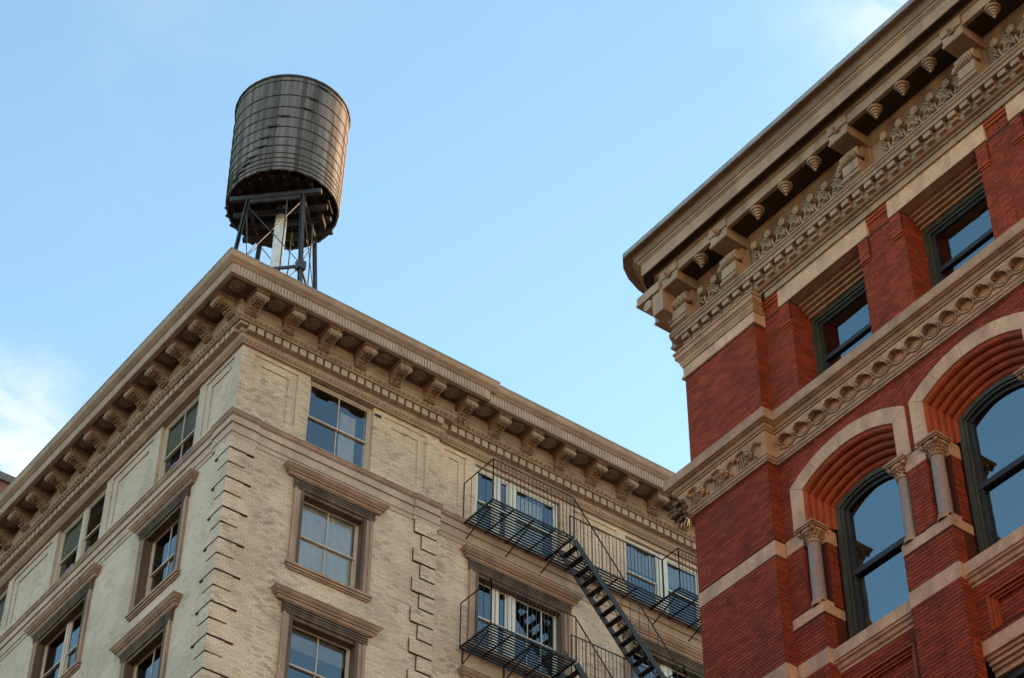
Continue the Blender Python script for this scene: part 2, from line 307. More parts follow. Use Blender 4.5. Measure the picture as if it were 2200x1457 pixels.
# ================================================================== CREAM BUILDING
XC, YC = 21.0, 40.95
JOG = 0.10
CB = thing('cream_building', (XC, YC, 0), 'pale brick corner building with bracketed cornice standing below the wooden water tank', 'building')
FR = lambda s, o, z: (XC+s, YC-o, z)             # right facade
FRB = lambda s, o, z: (XC+s, YC+JOG-o, z)        # right facade beyond the pilaster, set back
FL = lambda t, o, z: (XC-o, YC+t, z)             # left facade
ZTOP = 43.3
def wall(F, s0, s1, z0, z1, holes, name, mt, parent):
    S = sorted({s0, s1} | {max(s0, min(s1, h[k])) for h in holes for k in (0, 1)}); Z = sorted({z0, z1} | {h[k] for h in holes for k in (2, 3)})
    m = MB()
    for i in range(len(S)-1):
        for j in range(len(Z)-1):
            a, b = (S[i]+S[i+1])/2, (Z[j]+Z[j+1])/2
            if any(h[0] < a < h[1] and h[2] < b < h[3] for h in holes): continue
            m.quad(F(S[i], 0, Z[j]), F(S[i+1], 0, Z[j]), F(S[i+1], 0, Z[j+1]), F(S[i], 0, Z[j+1]))
    def rev(h0, h1, q0, q1, o0, o1):
        for (a, b) in (((h0, q0), (h1, q0)), ((h1, q0), (h1, q1)), ((h1, q1), (h0, q1)), ((h0, q1), (h0, q0))):
            m.quad(F(a[0], o0, a[1]), F(b[0], o0, b[1]), F(b[0], o1, b[1]), F(a[0], o1, a[1]))
    for h in holes:
        d = h[4]; rev(h[0], h[1], h[2], h[3], 0, -d)
        if len(h) > 5 and h[5]:                    # sunk panel with an inner sunk field
            e = h[5]; a0, a1, b0, b1 = h[0]+e, h[1]-e, h[2]+0.04, h[3]-e
            for (p, q, r_, t_) in ((h[0], a0, h[2], h[3]), (a1, h[1], h[2], h[3]), (a0, a1, b1, h[3]), (a0, a1, h[2], b0)):
                m.quad(F(p, -d, r_), F(q, -d, r_), F(q, -d, t_), F(p, -d, t_))
            rev(a0, a1, b0, b1, -d, -2*d)
            m.quad(F(a0, -2*d, b0), F(a1, -2*d, b0), F(a1, -2*d, b1), F(a0, -2*d, b1))
    return obj(name, m, mt, parent)
FH = 4.15
PZ = (41.02, 43.0)
# --- right facade
holesR = [(0.40, 1.87, PZ[0], PZ[1], 0.04, 0.27), (2.28, 4.48, 40.60, 43.18, 0.22), (4.87, 6.36, PZ[0], PZ[1], 0.04, 0.26)]
for k in range(3):
    holesR.append((2.34, 4.40, 36.45-FH*k, 38.98-FH*k, 0.30))
wall(FR, 0, 6.82, 0, 43.4, holesR, 'wall', 'cream', CB)
holesB = [(7.06, 7.86, PZ[0], PZ[1], 0.04, 0.22), (8.25, 11.45, 40.62, 43.0, 0.2), (11.95, 13.65, PZ[0], PZ[1], 0.04, 0.26), (14.0, 17.1, 40.62, 43.0, 0.2)]
for k in range(3):
    for c in (9.9, 15.6): holesB.append((c-1.55, c+1.55, 36.45-FH*k, 38.98-FH*k, 0.28))
wall(FRB, 6.82, 24, 0, 43.4, holesB, 'wall', 'cream', CB)
obj('wall', MB().quad(FR(6.82, 0, 0), FR(6.82, -JOG, 0), FR(6.82, -JOG, 43.4), FR(6.82, 0, 43.4)), 'cream', CB)
# --- left facade
LW = [(2.33, 4.50), (7.78, 10.85), (14.2, 16.4), (19.7, 22.8)]
holesL = []
for i, (a, b) in enumerate(LW):
    holesL.append((a, b, 40.60, 43.18, 0.22))
    for k in range(3): holesL.append((a+0.02, b-0.06, 36.45-FH*k, 38.98-FH*k, 0.30))
for (a, b) in ((0.40, 1.95), (4.95, 7.38), (11.25, 13.8), (16.8, 19.3)):
    holesL.append((a, b, PZ[0], PZ[1], 0.04, 0.27))
wall(FL, 0, 26, 0, 43.4, holesL, 'wall', 'grey', CB)
# roof and hidden backs
mb = MB(); mb.box((XC+0.02, YC+0.12, 44.2), (XC+23.8, YC+25.8, 44.4)); obj('roof', mb, 'roof', CB)
obj('wall', MB().box((XC+23.7, YC+0.2, 0), (XC+24.0, YC+26, 44.2)), 'cream', CB)
obj('wall', MB().box((XC+0.1, YC+25.7, 0), (XC+24.0, YC+26.0, 44.2)), 'grey', CB)

# --- cornice
def cpath(sj, far=26, right=24):
    return [P(XC, YC+far, -1, 0), P(XC, YC, -1, -1), P(XC+sj, YC, 0, -1), P(XC+sj, YC+JOG, 0, -1), P(XC+right, YC+JOG, 0, -1)]
crown = [(0.3, 44.88), (1.50, 44.925), (1.515, 44.91), (1.515, 44.875), (1.495, 44.855), (1.485, 44.80), (1.45, 44.735), (1.39, 44.69), (1.36, 44.67), (1.36, 44.645), (1.335, 44.64), (1.335, 44.62), (0.3, 44.62)]
co = obj('cornice', MB().sweep(crown, cpath(7.92)), 'terra', CB)
obj('flashing', MB().sweep([(0.5, 44.90), (1.50, 44.938), (1.522, 44.925), (1.522, 44.905), (1.505, 44.929), (0.5, 44.885)], cpath(7.925)), 'lead', co)
fas = [(1.18, 44.618), (1.31, 44.618), (1.31, 44.59), (1.295, 44.585), (1.295, 44.285), (1.315, 44.28), (1.315, 44.255), (1.18, 44.255)]
obj('fascia', MB().sweep(fas, cpath(7.72)), 'terra', co)
m = MB()
t = 0.0
while t < 23.5:
    s = -1.24+t
    if not (7.55 < s+0.03 < 7.75):
        F = FR if s < 7.6 else FRB
        m.box(F(s, 1.29, 44.30), F(s+0.062, 1.318, 44.575))
    m.box(FL(-1.24+t, 1.29, 44.30), FL(-1.24+t+0.062, 1.318, 44.575))
    t += 0.104
obj('flutes', m, 'terra_lt', co, kind='stuff')
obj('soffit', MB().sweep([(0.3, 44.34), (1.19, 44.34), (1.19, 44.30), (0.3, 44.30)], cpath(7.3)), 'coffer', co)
obj('frieze', MB().sweep([(0.2, 44.30), (0.50, 44.30), (0.50, 43.88), (0.2, 43.88)], cpath(7.0)), 'terra_lt', CB)
egg = [(0.1, 43.90), (0.59, 43.90), (0.59, 43.865), (0.57, 43.855), (0.565, 43.83), (0.545, 43.825), (0.53, 43.76), (0.47, 43.69), (0.445, 43.68), (0.445, 43.645), (0.1, 43.645)]
eg = obj('egg_moulding', MB().sweep(egg, cpath(7.05)), 'terra', CB)
obj('dentil_band', MB().sweep([(-0.02, 43.66), (0.23, 43.66), (0.23, 43.42), (-0.02, 43.42)], cpath(6.95)), 'terra', CB)
low = [(-0.02, 43.435), (0.205, 43.435), (0.205, 43.40), (0.185, 43.385), (0.175, 43.30), (0.12, 43.21), (0.09, 43.20), (0.09, 43.155), (-0.02, 43.155)]
lm = obj('leaf_moulding', MB().sweep(low, cpath(6.90)), 'terra', CB)
def eggs(F, a, b, pitch, o, z, r, sc):
    m = MB(); t = a
    while t < b:
        c = F(t, o, z); m.ball(c, r, 6, 4, sc); t += pitch
    return m
def merge(*ms):
    m = MB()
    for q in ms:
        n = len(m.v); m.v += q.v; m.f += [tuple(i+n for i in f) for f in q.f]; m.sm += q.sm
    return m
obj('eggs', merge(eggs(FR, -0.45, 7.4, 0.17, 0.49, 43.762, 0.062, (0.9, 0.9, 1.35)), eggs(FRB, 7.6, 23, 0.17, 0.49, 43.762, 0.062, (0.9, 0.9, 1.35)), eggs(FL, -0.45, 24, 0.17, 0.49, 43.762, 0.062, (0.9, 0.9, 1.35))), 'carved', eg, kind='stuff')
obj('leaves', merge(eggs(FR, -0.1, 6.9, 0.135, 0.135, 43.30, 0.055, (0.85, 0.85, 1.5)), eggs(FRB, 7.05, 23, 0.135, 0.135, 43.30, 0.055, (0.85, 0.85, 1.5)), eggs(FL, -0.1, 24, 0.135, 0.135, 43.30, 0.055, (0.85, 0.85, 1.5))), 'carved', lm, kind='stuff')
# dentils
dm = MB().box((-0.105, -0.09, -0.115), (0.105, 0.09, 0.115)).mesh('dentil'); dml = MB().box((-0.09, -0.105, -0.115), (0.09, 0.105, 0.115)).mesh('dentil')
k = 0
while k*0.285 < 22.5:
    s = 0.03+k*0.285
    if not 6.86 < s < 7.12: put('dentil', dm, (FR if s < 7 else FRB)(s, 0.29, 43.533), 'terra_lt', CB)
    put('dentil', dml, FL(s, 0.29, 43.533), 'terra_lt', CB)
    k += 1
obj('dentil', MB().box((XC-0.36, YC-0.36, 43.56), (XC-0.1, YC-0.1, 43.64)), 'terra_lt', CB)
# modillions: one mesh pointing out along -y, reused with a quarter turn on the left facade
def modillion():
    m = MB(); pr = [(0.50, 44.30), (1.10, 44.30), (1.12, 44.19), (1.13, 44.10), (1.09, 44.02), (1.00, 43.985), (0.92, 44.00), (0.85, 43.99), (0.77, 43.93), (0.70, 43.86), (0.62, 43.80), (0.54, 43.78), (0.50, 43.80)]
    m.prism(pr, lambda o, z, s: (s, -o, z), -0.185, 0.185)
    m.box((-0.235, -1.19, 44.245), (0.235, -0.50, 44.297)); m.box((-0.21, -1.165, 44.205), (0.21, -0.50, 44.244))
    m.tube([(-0.205, -1.085, 44.07), (0.205, -1.085, 44.07)], 0.092, 10); m.tube([(-0.2, -0.575, 43.845), (0.2, -0.575, 43.845)], 0.08, 10)
    m.ball((-0.21, -1.085, 44.07), 0.04, 6, 4); m.ball((0.21, -1.085, 44.07), 0.04, 6, 4)
    # side volutes and fillets
    for sx in (-0.188, 0.188):
        m.tube([(sx, -1.06, 44.16), (sx, -0.9, 44.06), (sx, -0.75, 43.98), (sx, -0.6, 43.90)], 0.018, 5)
    rnd = random.Random(3)
    for (o, z) in ((1.07, 43.985), (0.99, 43.965), (0.90, 43.975), (0.82, 43.945), (0.74, 43.885), (0.66, 43.82)):
        for s in (-0.125, -0.042, 0.042, 0.125):
            m.ball((s+rnd.uniform(-.01, .01), -o, z), 0.036+rnd.uniform(0, .014), 6, 4, (0.8, 1.25, 0.8))
    return m
mm = modillion(); c0 = Vector((0, -0.8, 44.05)); mme = mm.mesh('modillion', c0)
def ros():
    m = MB(); m.lathe([(0.235, 0.0), (0.235, 0.03), (0.205, 0.045), (0.185, 0.03), (0.175, 0.012), (0.15, 0.012), (0.135, 0.035), (0.11, 0.05), (0.085, 0.035), (0.075, 0.018), (0.06, 0.02), (0.05, 0.05), (0.03, 0.065), (0.0, 0.068)], (0, 0, 0), (0, 0, -1), 20)
    return m
rme = ros().mesh('rosette')
def cof():
    m = MB()
    for (a, b) in (((-0.42, -0.36), (0.42, -0.32)), ((-0.42, 0.32), (0.42, 0.36)), ((-0.42, -0.32), (-0.38, 0.32)), ((0.38, -0.32), (0.42, 0.32))): m.box((a[0], a[1], -0.035), (b[0], b[1], 0))
    return m
cme = cof().mesh('coffer_frame')
for k in range(17):
    s = -0.16+k*1.235
    F = FR if s < 7.2 else FRB
    put('modillion', mme, Vector(F(s, 0, 0))+c0, 'carved', CB)
    cL = Vector((XC, YC+s, 0)) + Vector((-0.8, 0, 44.05)); put('modillion', mme, cL, 'carved', CB, rot=(0, 0, -PI/2))
    s2 = s+0.6175
    F = FR if s2 < 7.2 else FRB
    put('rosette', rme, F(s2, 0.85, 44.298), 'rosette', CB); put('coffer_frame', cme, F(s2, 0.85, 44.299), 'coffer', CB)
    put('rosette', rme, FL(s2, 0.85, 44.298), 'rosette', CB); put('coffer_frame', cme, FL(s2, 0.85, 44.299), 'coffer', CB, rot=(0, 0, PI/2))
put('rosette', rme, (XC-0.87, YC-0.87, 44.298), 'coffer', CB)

# --- band course between the storeys
def bpath():
    p = 0.04
    return [P(XC, YC+26, -1, 0), P(XC, YC+0.95, -1, 0), P(XC-p, YC+0.95, -1, 0), P(XC-p, YC-p, -1, -1), P(XC+0.76, YC-p, 0, -1), P(XC+0.76, YC, 0, -1),
            P(XC+6.0, YC, 0, -1), P(XC+6.0, YC-p, 0, -1), P(XC+6.90, YC-p, 0, -1), P(XC+6.90, YC+JOG, 0, -1), P(XC+24, YC+JOG, 0, -1)]
bd = obj('sill_course', MB().sweep([(-0.02, 40.61), (0.175, 40.595), (0.175, 40.56), (0.155, 40.545), (0.145, 40.50), (0.115, 40.455), (0.095, 40.45), (0.095, 40.43), (-0.02, 40.43)], bpath()), 'brown', CB)
obj('fascia', MB().sweep([(-0.02, 40.428), (0.085, 40.428), (0.085, 40.215), (0.10, 40.205), (0.10, 40.185), (-0.02, 40.185)], bpath()), 'terra_lt', bd)
obj('fascia', MB().sweep([(-0.02, 40.183), (0.050, 40.183), (0.050, 39.895), (-0.02, 39.895)], bpath()), 'terra_lt', bd)
obj('fascia', MB().sweep([(-0.02, 39.893), (0.024, 39.893), (0.024, 39.735), (-0.02, 39.735)], bpath()), 'terra_lt', bd)
# --- quoins
for k in range(19):
    zb = 39.365-0.5108*k; long = (k % 2 == 0); zt = zb+0.448 if k else 39.73
    ls, lt = (0.735, 0.765) if long else (0.475, 0.505); p = 0.065
    m = MB(); m.box((XC-p, YC-p, zb), (XC+ls, YC+0.05, zt)); q = obj('quoin', m, 'cream', CB)
    obj('quoin_return', MB().box((XC-p-0.001, YC-p+0.001, zb), (XC+0.04, YC+lt, zt)), 'grey', q)
    jn = MB(); jn.box((XC-0.05, YC-0.05, zb-0.0625), (XC+0.469, YC+0.03, zb+0.001)); jn.box((XC-0.05, YC+0.03, zb-0.0625), (XC+0.02, YC+0.499, zb+0.001))  # dark strips stand in for the shade beneath each block
    if long: jn.box((XC+0.469, YC-0.03, zb-0.022), (XC+ls-0.004, YC+0.03, zb+0.001)); jn.box((XC-0.03, YC+0.499, zb-0.022), (XC+0.02, YC+lt-0.004, zb+0.001)); obj('joint', jn, 'soot', q)
    s0 = 6.07 if long else 6.33
    q = obj('quoin', MB().box(FR(s0, 0.065, zb-0.02), FR(6.822, -0.02, zt-0.02 if k else 39.73)), 'cream', CB)
    obj('joint', MB().box(FR(s0-0.016, 0.02, zb-0.02), FR(s0, -0.02, zt-0.02)), 'soot', q)  # upright dark strip painted in as the block's edge shade
    obj('joint', MB().box(FR(6.336, 0.05, zb-0.0825), FR(6.815, -0.02, zb-0.019)).box(FR(s0+0.004, 0.03, zb-0.042), FR(6.337, -0.02, zb-0.019)), 'soot', q)

# --- windows
def sashwin(F, s0, s1, z0, z1, d, mt='frame', lites=2, curtain=None, name='window', fw=0.085, ztop=None, glass='glass', nosash=False, rail=0.5):
    o = -d; f = MB()
    f.box(F(s0, o, z0), F(s0+fw, o-0.12, z1)); f.box(F(s1-fw, o, z0), F(s1, o-0.12, z1))
    f.box(F(s0+fw, o, z1-fw), F(s1-fw, o-0.12, z1)); f.box(F(s0+fw, o+0.02, z0), F(s1-fw, o-0.12, z0+0.05))
    wn = obj(name, f, mt, CB if F is not FRED else RB)
    a, b, c, e = s0+fw, s1-fw, z0+0.05, z1-fw; mid = c+(e-c)*rail; r = 0.045
    for (q0, q1, oo) in ((mid-0.02, e, o-0.03), (c, mid+0.02, o-0.075)):
        m = MB(); m.box(F(a, oo, q0), F(a+r, oo-0.04, q1)); m.box(F(b-r, oo, q0), F(b, oo-0.04, q1)); m.box(F(a+r, oo, q1-r), F(b-r, oo-0.04, q1)); m.box(F(a+r, oo, q0), F(b-r, oo-0.04, q0+r))
        for i in range(1, lites):
            x = a+(b-a)*i/lites; m.box(F(x-0.014, oo, q0+r), F(x+0.014, oo-0.04, q1-r))
        obj('sash', m, mt, wn)
        for i in range(lites):
            x0, x1 = a+(b-a)*i/lites, a+(b-a)*(i+1)/lites
            pane([F(x0+0.012, oo-0.02, q0+r), F(x1-0.012, oo-0.02, q0+r), F(x1-0.012, oo-0.02, q1-r), F(x0+0.012, oo-0.02, q1-r)], wn, glass)
    m = MB(); D = o-1.6; B = o-0.125
    m.quad(F(s0, D, z0), F(s1, D, z0), F(s1, D, z1), F(s0, D, z1)); m.quad(F(s0, B, z0), F(s0, D, z0), F(s0, D, z1), F(s0, B, z1)); m.quad(F(s1, B, z0), F(s1, D, z0), F(s1, D, z1), F(s1, B, z1))
    m.quad(F(s0, B, z0), F(s1, B, z0), F(s1, D, z0), F(s0, D, z0)); m.quad(F(s0, B, z1), F(s1, B, z1), F(s1, D, z1), F(s0, D, z1))
    obj('interior', m, 'room', wn)
    if curtain:
        for (u0, u1, zz0, zz1, kind) in curtain:
            x0, x1 = s0+(s1-s0)*u0, s0+(s1-s0)*u1; y0, y1 = z0+(z1-z0)*zz0, z0+(z1-z0)*zz1
            m = MB(); n = max(8, int((x1-x0)/0.03)); vs = []; fs = []
            for i in range(n+1):
                x = x0+(x1-x0)*i/n; w = 0.025*math.sin(i*0.85)+0.012*math.sin(i*0.31+1) if kind == 'curtain' else 0.0
                vs += [F(x, o-0.135+w, y0), F(x, o-0.135+w*0.6, y1)]
            for i in range(n): fs.append((2*i, 2*i+2, 2*i+3, 2*i+1))
            m.add(vs, fs, kind == 'curtain'); obj(kind, m, kind, wn)
    return wn
FRED = lambda y, o, z: (XR-o, y, z)
def hood(F, s0, s1, zt):
    b = 0.09; pr = [(-0.11, 0), (0.20, -0.01), (0.20, -0.055), (0.175, -0.07), (0.16, -0.11), (0.11, -0.155), (0.09, -0.16), (0.09, -0.205), (0.05, -0.21), (0.03, -0.27), (0.0, -0.30), (-0.11, -0.30)]
    def Q(s, o0, ms, mo): return lambda o: F(s+ms*o, o0+mo*o, 0)[:2]
    m = MB().sweep([(o, zt+z) for o, z in pr], [Q(s0, -0.11, -1, 0), Q(s0, b, -1, 1), Q(s1, b, 1, 1), Q(s1, -0.11, 1, 0)])
    return obj('window_hood', m, 'brown', CB)
def surround(F, s0, s1, z0, z1, hs0, hs1, zt):
    """stone architrave, stained lintel, hood and sill round an opening s0..s1, z0..z1"""
    h = hood(F, hs0, hs1, zt); w = 0.27
    m = MB(); m.box(F(s0-w-0.03, 0.075, z1+0.005), F(s1+w+0.03, -0.1, zt-0.302))
    for i in range(4):
        zz = z1+0.03+i*0.075; m.box(F(s0-w-0.04, 0.085+0.012*i, zz), F(s1+w+0.04, 0.05, zz+0.05))
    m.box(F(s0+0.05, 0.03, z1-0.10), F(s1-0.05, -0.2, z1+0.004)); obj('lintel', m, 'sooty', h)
    for (a, b, sg) in ((s0-w, s0, 1), (s1, s1+w, -1)):
        m = MB(); m.box(F(a, 0.05, z0), F(b, -0.12, z1)); o1, o2 = (a, a+0.09) if sg == 1 else (b-0.09, b)
        m.box(F(o1-0.002, 0.085, z0), F(o2, 0.04, z1)); i1, i2 = (b-0.05, b+0.012) if sg == 1 else (a-0.012, a+0.05)
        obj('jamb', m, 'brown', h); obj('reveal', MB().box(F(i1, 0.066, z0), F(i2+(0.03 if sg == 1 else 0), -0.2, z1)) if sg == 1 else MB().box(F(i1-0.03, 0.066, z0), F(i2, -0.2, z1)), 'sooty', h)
    m = MB(); m.box(F(s0-w-0.08, 0.13, z0-0.075), F(s1+w+0.08, -0.3, z0+0.002)); m.box(F(s0-w-0.04, 0.09, z0-0.15), F(s1+w+0.04, -0.05, z0-0.076)); m.box(F(s0-w, 0.05, z0-0.20), F(s1+w, -0.05, z0-0.151))
    obj('sill', m, 'brown', h)
cur1 = [(0.55, 0.80, 0.0, 0.80, 'curtain'), (0.93, 1.0, 0, 1, 'curtain')]
cur2 = [(0.0, 1.0, 0.0, 1.0, 'curtain')]
sashwin(FR, 2.28, 4.48, 40.60, 43.15, 0.12, curtain=cur1)
for k in range(3):
    z0, z1 = 36.45-FH*k, 38.98-FH*k
    surround(FR, 2.34, 4.40, z0, z1, 1.86, 4.86, 39.62-FH*k)
    sashwin(FR, 2.34, 4.40, z0, z1, 0.2, curtain=cur2 if k == 0 else [(0.0, 1.0, 0.72, 1.0, 'blind')])
for i, (a, b) in enumerate(LW):
    dbl = (b-a) > 2.6
    parts = [(a, b)] if not dbl else [(a, (a+b)/2-0.06), ((a+b)/2+0.06, b)]
    for j, (p, q) in enumerate(parts):
        sashwin(FL, p, q, 40.60, 43.15, 0.12, lites=1 if dbl else 2, curtain=[(0.0, 1.0, 0.5, 1.0, 'blind')] if (i+j) % 2 == 0 else None)
    if dbl: obj('mullion', MB().box(FL((a+b)/2-0.06, -0.1, 40.6), FL((a+b)/2+0.06, -0.26, 43.15)), 'frame', CB)
    for k in range(3):
        z0, z1 = 36.45-FH*k, 38.98-FH*k; a2, b2 = a+0.02, b-0.06
        surround(FL, a2, b2, z0, z1, a2-0.47, b2+0.47, 39.62-FH*k)
        parts = [(a2, b2)] if not dbl else [(a2, (a2+b2)/2-0.05), ((a2+b2)/2+0.05, b2)]
        for j, (p, q) in enumerate(parts): sashwin(FL, p, q, z0, z1, 0.2, lites=1 if dbl else 2)
        if dbl: obj('mullion', MB().box(FL((a2+b2)/2-0.05, -0.17, z0), FL((a2+b2)/2+0.05, -0.32, z1)), 'frame', CB)
# right bays behind the fire escape: a glazed door, a side light and a wide sash
for k in range(4):
    z0, z1, d = (40.62, 42.98, 0.10) if k == 0 else (36.45-FH*(k-1), 38.98-FH*(k-1), 0.18)
    c = 9.9 if k else 9.85
    a, b = c-1.55, c+1.55
    if k: surround(FRB, a, b, z0, z1, a-0.40, b+0.40, 39.62-FH*(k-1))
    for (p, q, l) in ((a, a+0.80, 1), (a+0.84, a+1.32, 1), (a+1.44, b, 1 if k == 0 else 3)):
        sashwin(FRB, p, q, z0, z1, d, 'frame_w', l, curtain=[(0.0, 0.7, 0.0, 0.9, 'curtain')] if (k == 0 and l == 1 and q == b) else None)
    obj('mullion', MB().box(FRB(a+1.32, -d+0.02, z0), FRB(a+1.44, -d-0.1, z1)), 'frame_w', CB); obj('mullion', MB().box(FRB(a+0.80, -d+0.02, z0), FRB(a+0.84, -d-0.1, z1)), 'frame_w', CB)
    c = 15.55 if k == 0 else 15.6; a, b = c-1.55, c+1.55
    if k: surround(FRB, a, b, z0, z1, a-0.40, b+0.40, 39.62-FH*(k-1))
    for (p, q) in ((a, c-0.12), (c+0.12, b)): sashwin(FRB, p, q, z0, z1, d, 'frame_w', 1, curtain=[(0.0, 1.0, 0.6, 1.0, 'blind')] if k == 0 else None)
    obj('mullion', MB().box(FRB(c-0.12, -d+0.02, z0), FRB(c+0.12, -d-0.1, z1)), 'frame_w', CB)
obj('vent', MB().box(FR(4.52, 0.02, 42.86), FR(4.74, -0.02, 42.95)), 'iron', CB)

# ================================================================== FIRE ESCAPE
FE = thing('fire_escape', FRB(11, 0.8, 0), 'black iron fire escape with slatted balconies and steep stair on the pale facade', 'fire escape')
DO, DM, DI = 1.50, 0.80, 0.06                  # distances from the wall: outer edge, stair edge, inner edge
def level(z, last=False):
    segs = ((7.80, 10.75, DI, DO), (10.75, 14.80, DI, DM-0.04), (14.80, 18.2, DI, DO))
    for i, (a, b, d0, d1) in enumerate(segs):
        m = MB()
        for (p, q) in (((a, d1), (b, d1)), ((a, d0), (b, d0)), ((a, d0), (a, d1)), ((b, d0), (b, d1))):
            m.bar(FRB(p[0], p[1], z), FRB(q[0], q[1], z), 0.035, 0.06)
        x = a+0.75
        while x < b-0.3: m.bar(FRB(x, d0, z-0.035), FRB(x, d1, z-0.035), 0.04, 0.03); x += 0.75
        pf = obj('platform', m, 'iron', FE)
        n = int(round((d1-d0)/0.112))
        for j in range(1, n):
            d = d0+(d1-d0)*j/n; obj('slat', MB().bar(FRB(a, d, z+0.003), FRB(b, d, z+0.003), 0.05, 0.022), 'iron', pf)
        for x in ([a+0.12, a+1.55, b-0.10] if i != 1 else [a+2.0]):
            br = MB(); br.bar(FRB(x, d1-0.25, z-0.04), FRB(x, 0.0, z-0.50), 0.03); br.bar(FRB(x, 0.03, z-0.04), FRB(x, 0.03, z-0.55), 0.035)
            obj('bracket', br, 'iron', FE)
    # railings
    H = 1.50
    def rail(p, q, h0=H, h1=H, z0=z, z1=z, pitch=0.138, bottom=True):
        A0, A1 = Vector(FRB(p[0], p[1], z0)), Vector(FRB(q[0], q[1], z1)); m = MB()
        m.bar(A0+Vector((0, 0, h0)), A1+Vector((0, 0, h1)), 0.028, 0.028)
        r = obj('railing', m, 'iron', FE); n = max(1, int((A1-A0).length/pitch))
        for i in range(n+1):
            u = i/n; w = 0.026 if i in (0, n) else 0.013; c = A0.lerp(A1, u); obj('baluster', MB().bar(c, c+Vector((0, 0, h0+(h1-h0)*u)), w), 'iron', r)
    rail((7.80, DI), (7.80, DO), pitch=0.3); rail((7.80, DO), (10.78, DO))
    rail((11.2, DM-0.05), (14.80, DM-0.05)); rail((14.82, DI+0.7), (14.82, DO), pitch=0.4); rail((14.82, DO), (18.2, DO))
    # stair
    zb = z-4.30; dx = 3.92; nst = 17
    st = MB()
    for d in (DM, DO-0.02):
        st.bar(FRB(10.78, d, z-0.06), FRB(10.78+dx, d, zb), 0.03, 0.20)
    stair = obj('stair_stringers', st, 'iron', FE)
    for i in range(nst):
        u = (i+0.7)/nst; x = 10.78+dx*u; zz = z-0.02-4.3*u; m = MB()
        for e in (-0.075, -0.025, 0.025, 0.075): m.bar(FRB(x+e, DM, zz), FRB(x+e, DO-0.02, zz), 0.036, 0.02)
        m.bar(FRB(x-0.09, DM, zz-0.012), FRB(x-0.09, DO-0.02, zz-0.012), 0.012, 0.035)
        obj('tread', m, 'iron', stair)
    for d in (DO-0.02,):
        A0, A1 = Vector(FRB(10.78, d, z)), Vector(FRB(10.78+dx, d, zb)); m = MB(); m.bar(A0+Vector((0, 0, 1.5)), A1+Vector((0, 0, 1.25)), 0.03); hr = obj('handrail', m, 'iron', FE)
        for i in range(1, 12):
            c = A0.lerp(A1, i/11.5); obj('baluster', MB().bar(c, c+Vector((0, 0, 1.5-0.25*i/11.5)), 0.013), 'iron', hr)
    A0, A1 = Vector(FRB(10.9, DM, z-0.1)), Vector(FRB(10.78+dx, DM, zb)); obj('handrail', MB().bar(A0+Vector((0, 0, 0.9)), A1+Vector((0, 0, 0.9)), 0.026), 'iron', FE)
level(40.47); level(36.15); level(31.85)

# ================================================================== WATER TANK
TX, TY, TZ = 24.084, 45.327, 54.208
WT = thing('water_tank', (TX, TY, 44.4), 'weathered grey wooden water tank on a dark steel tower above the pale cornice', 'water tank')
RBOT, RTOP, TH = 1.885, 1.975, 4.55
NS = 84
rnd = random.Random(11)
for i in range(NS):
    a0, a1 = 2*PI*i/NS, 2*PI*(i+1)/NS; g_ = 0.0011; jr = rnd.uniform(-0.005, 0.005); jb = rnd.uniform(-0.02, 0.015); jt = rnd.uniform(-0.015, 0.015)
    vs = []
    for (zz, R) in ((TZ-0.04+jb, RBOT+jr), (TZ+TH+jt, RTOP+jr)):
        for a in (a0+g_, a1-g_):
            for rr in (R, R-0.06): vs.append((TX+rr*math.cos(a), TY+rr*math.sin(a), zz))
    obj('stave', MB().add(vs, [(0, 2, 6, 4), (1, 5, 7, 3), (0, 4, 5, 1), (2, 3, 7, 6), (0, 1, 3, 2), (4, 6, 7, 5)]), 'wood', WT)
CAMA = math.atan2(-TY, -TX)                    # direction from the tank to the camera
lug = [0.50, 0.32, 0.24, -0.15, -0.32, -0.44, -0.50, -0.66, -0.78, -0.92, -1.05]
for i, fz in enumerate((0.945, 0.785, 0.655, 0.545, 0.440, 0.330, 0.240, 0.160, 0.110, 0.062, 0.022)):
    R = RBOT+(RTOP-RBOT)*fz+0.012; z = TZ+TH*fz
    pts = [(TX+R*math.cos(2*PI*k/64), TY+R*math.sin(2*PI*k/64), z) for k in range(65)]
    h = obj('hoop', MB().tube(pts, 0.019, 6, caps=False), 'hoop', WT)
    a = CAMA+lug[i]; c = Vector((TX+(R+0.03)*math.cos(a), TY+(R+0.03)*math.sin(a), z)); tn = Vector((-math.sin(a), math.cos(a), 0))
    m = MB(); m.bar(c-tn*0.13, c+tn*0.13, 0.05, 0.055); m.bar(c-tn*0.24+Vector((0, 0, 0.03)), c+tn*0.22+Vector((0, 0, 0.03)), 0.022, 0.022); obj('lug', m, 'hoop', h)
zt = TZ+TH
obj('roof', MB().lathe([(RTOP+0.045, -0.05), (RTOP+0.055, 0.0), (RTOP+0.05, 0.03), (1.2, 0.35), (0.05, 0.75), (0.0, 0.76)], (TX, TY, zt), n=40, smooth=False), 'roof', WT)
m = MB()
for k in range(13):
    y = -1.8+k*0.3; hw = math.sqrt(max(0.02, 1.80**2-y*y)); m.box((TX-hw, TY+y, TZ+0.03), (TX+hw, TY+y+0.285, TZ+0.09))
obj('tank_floor', m, 'darkwood', WT)
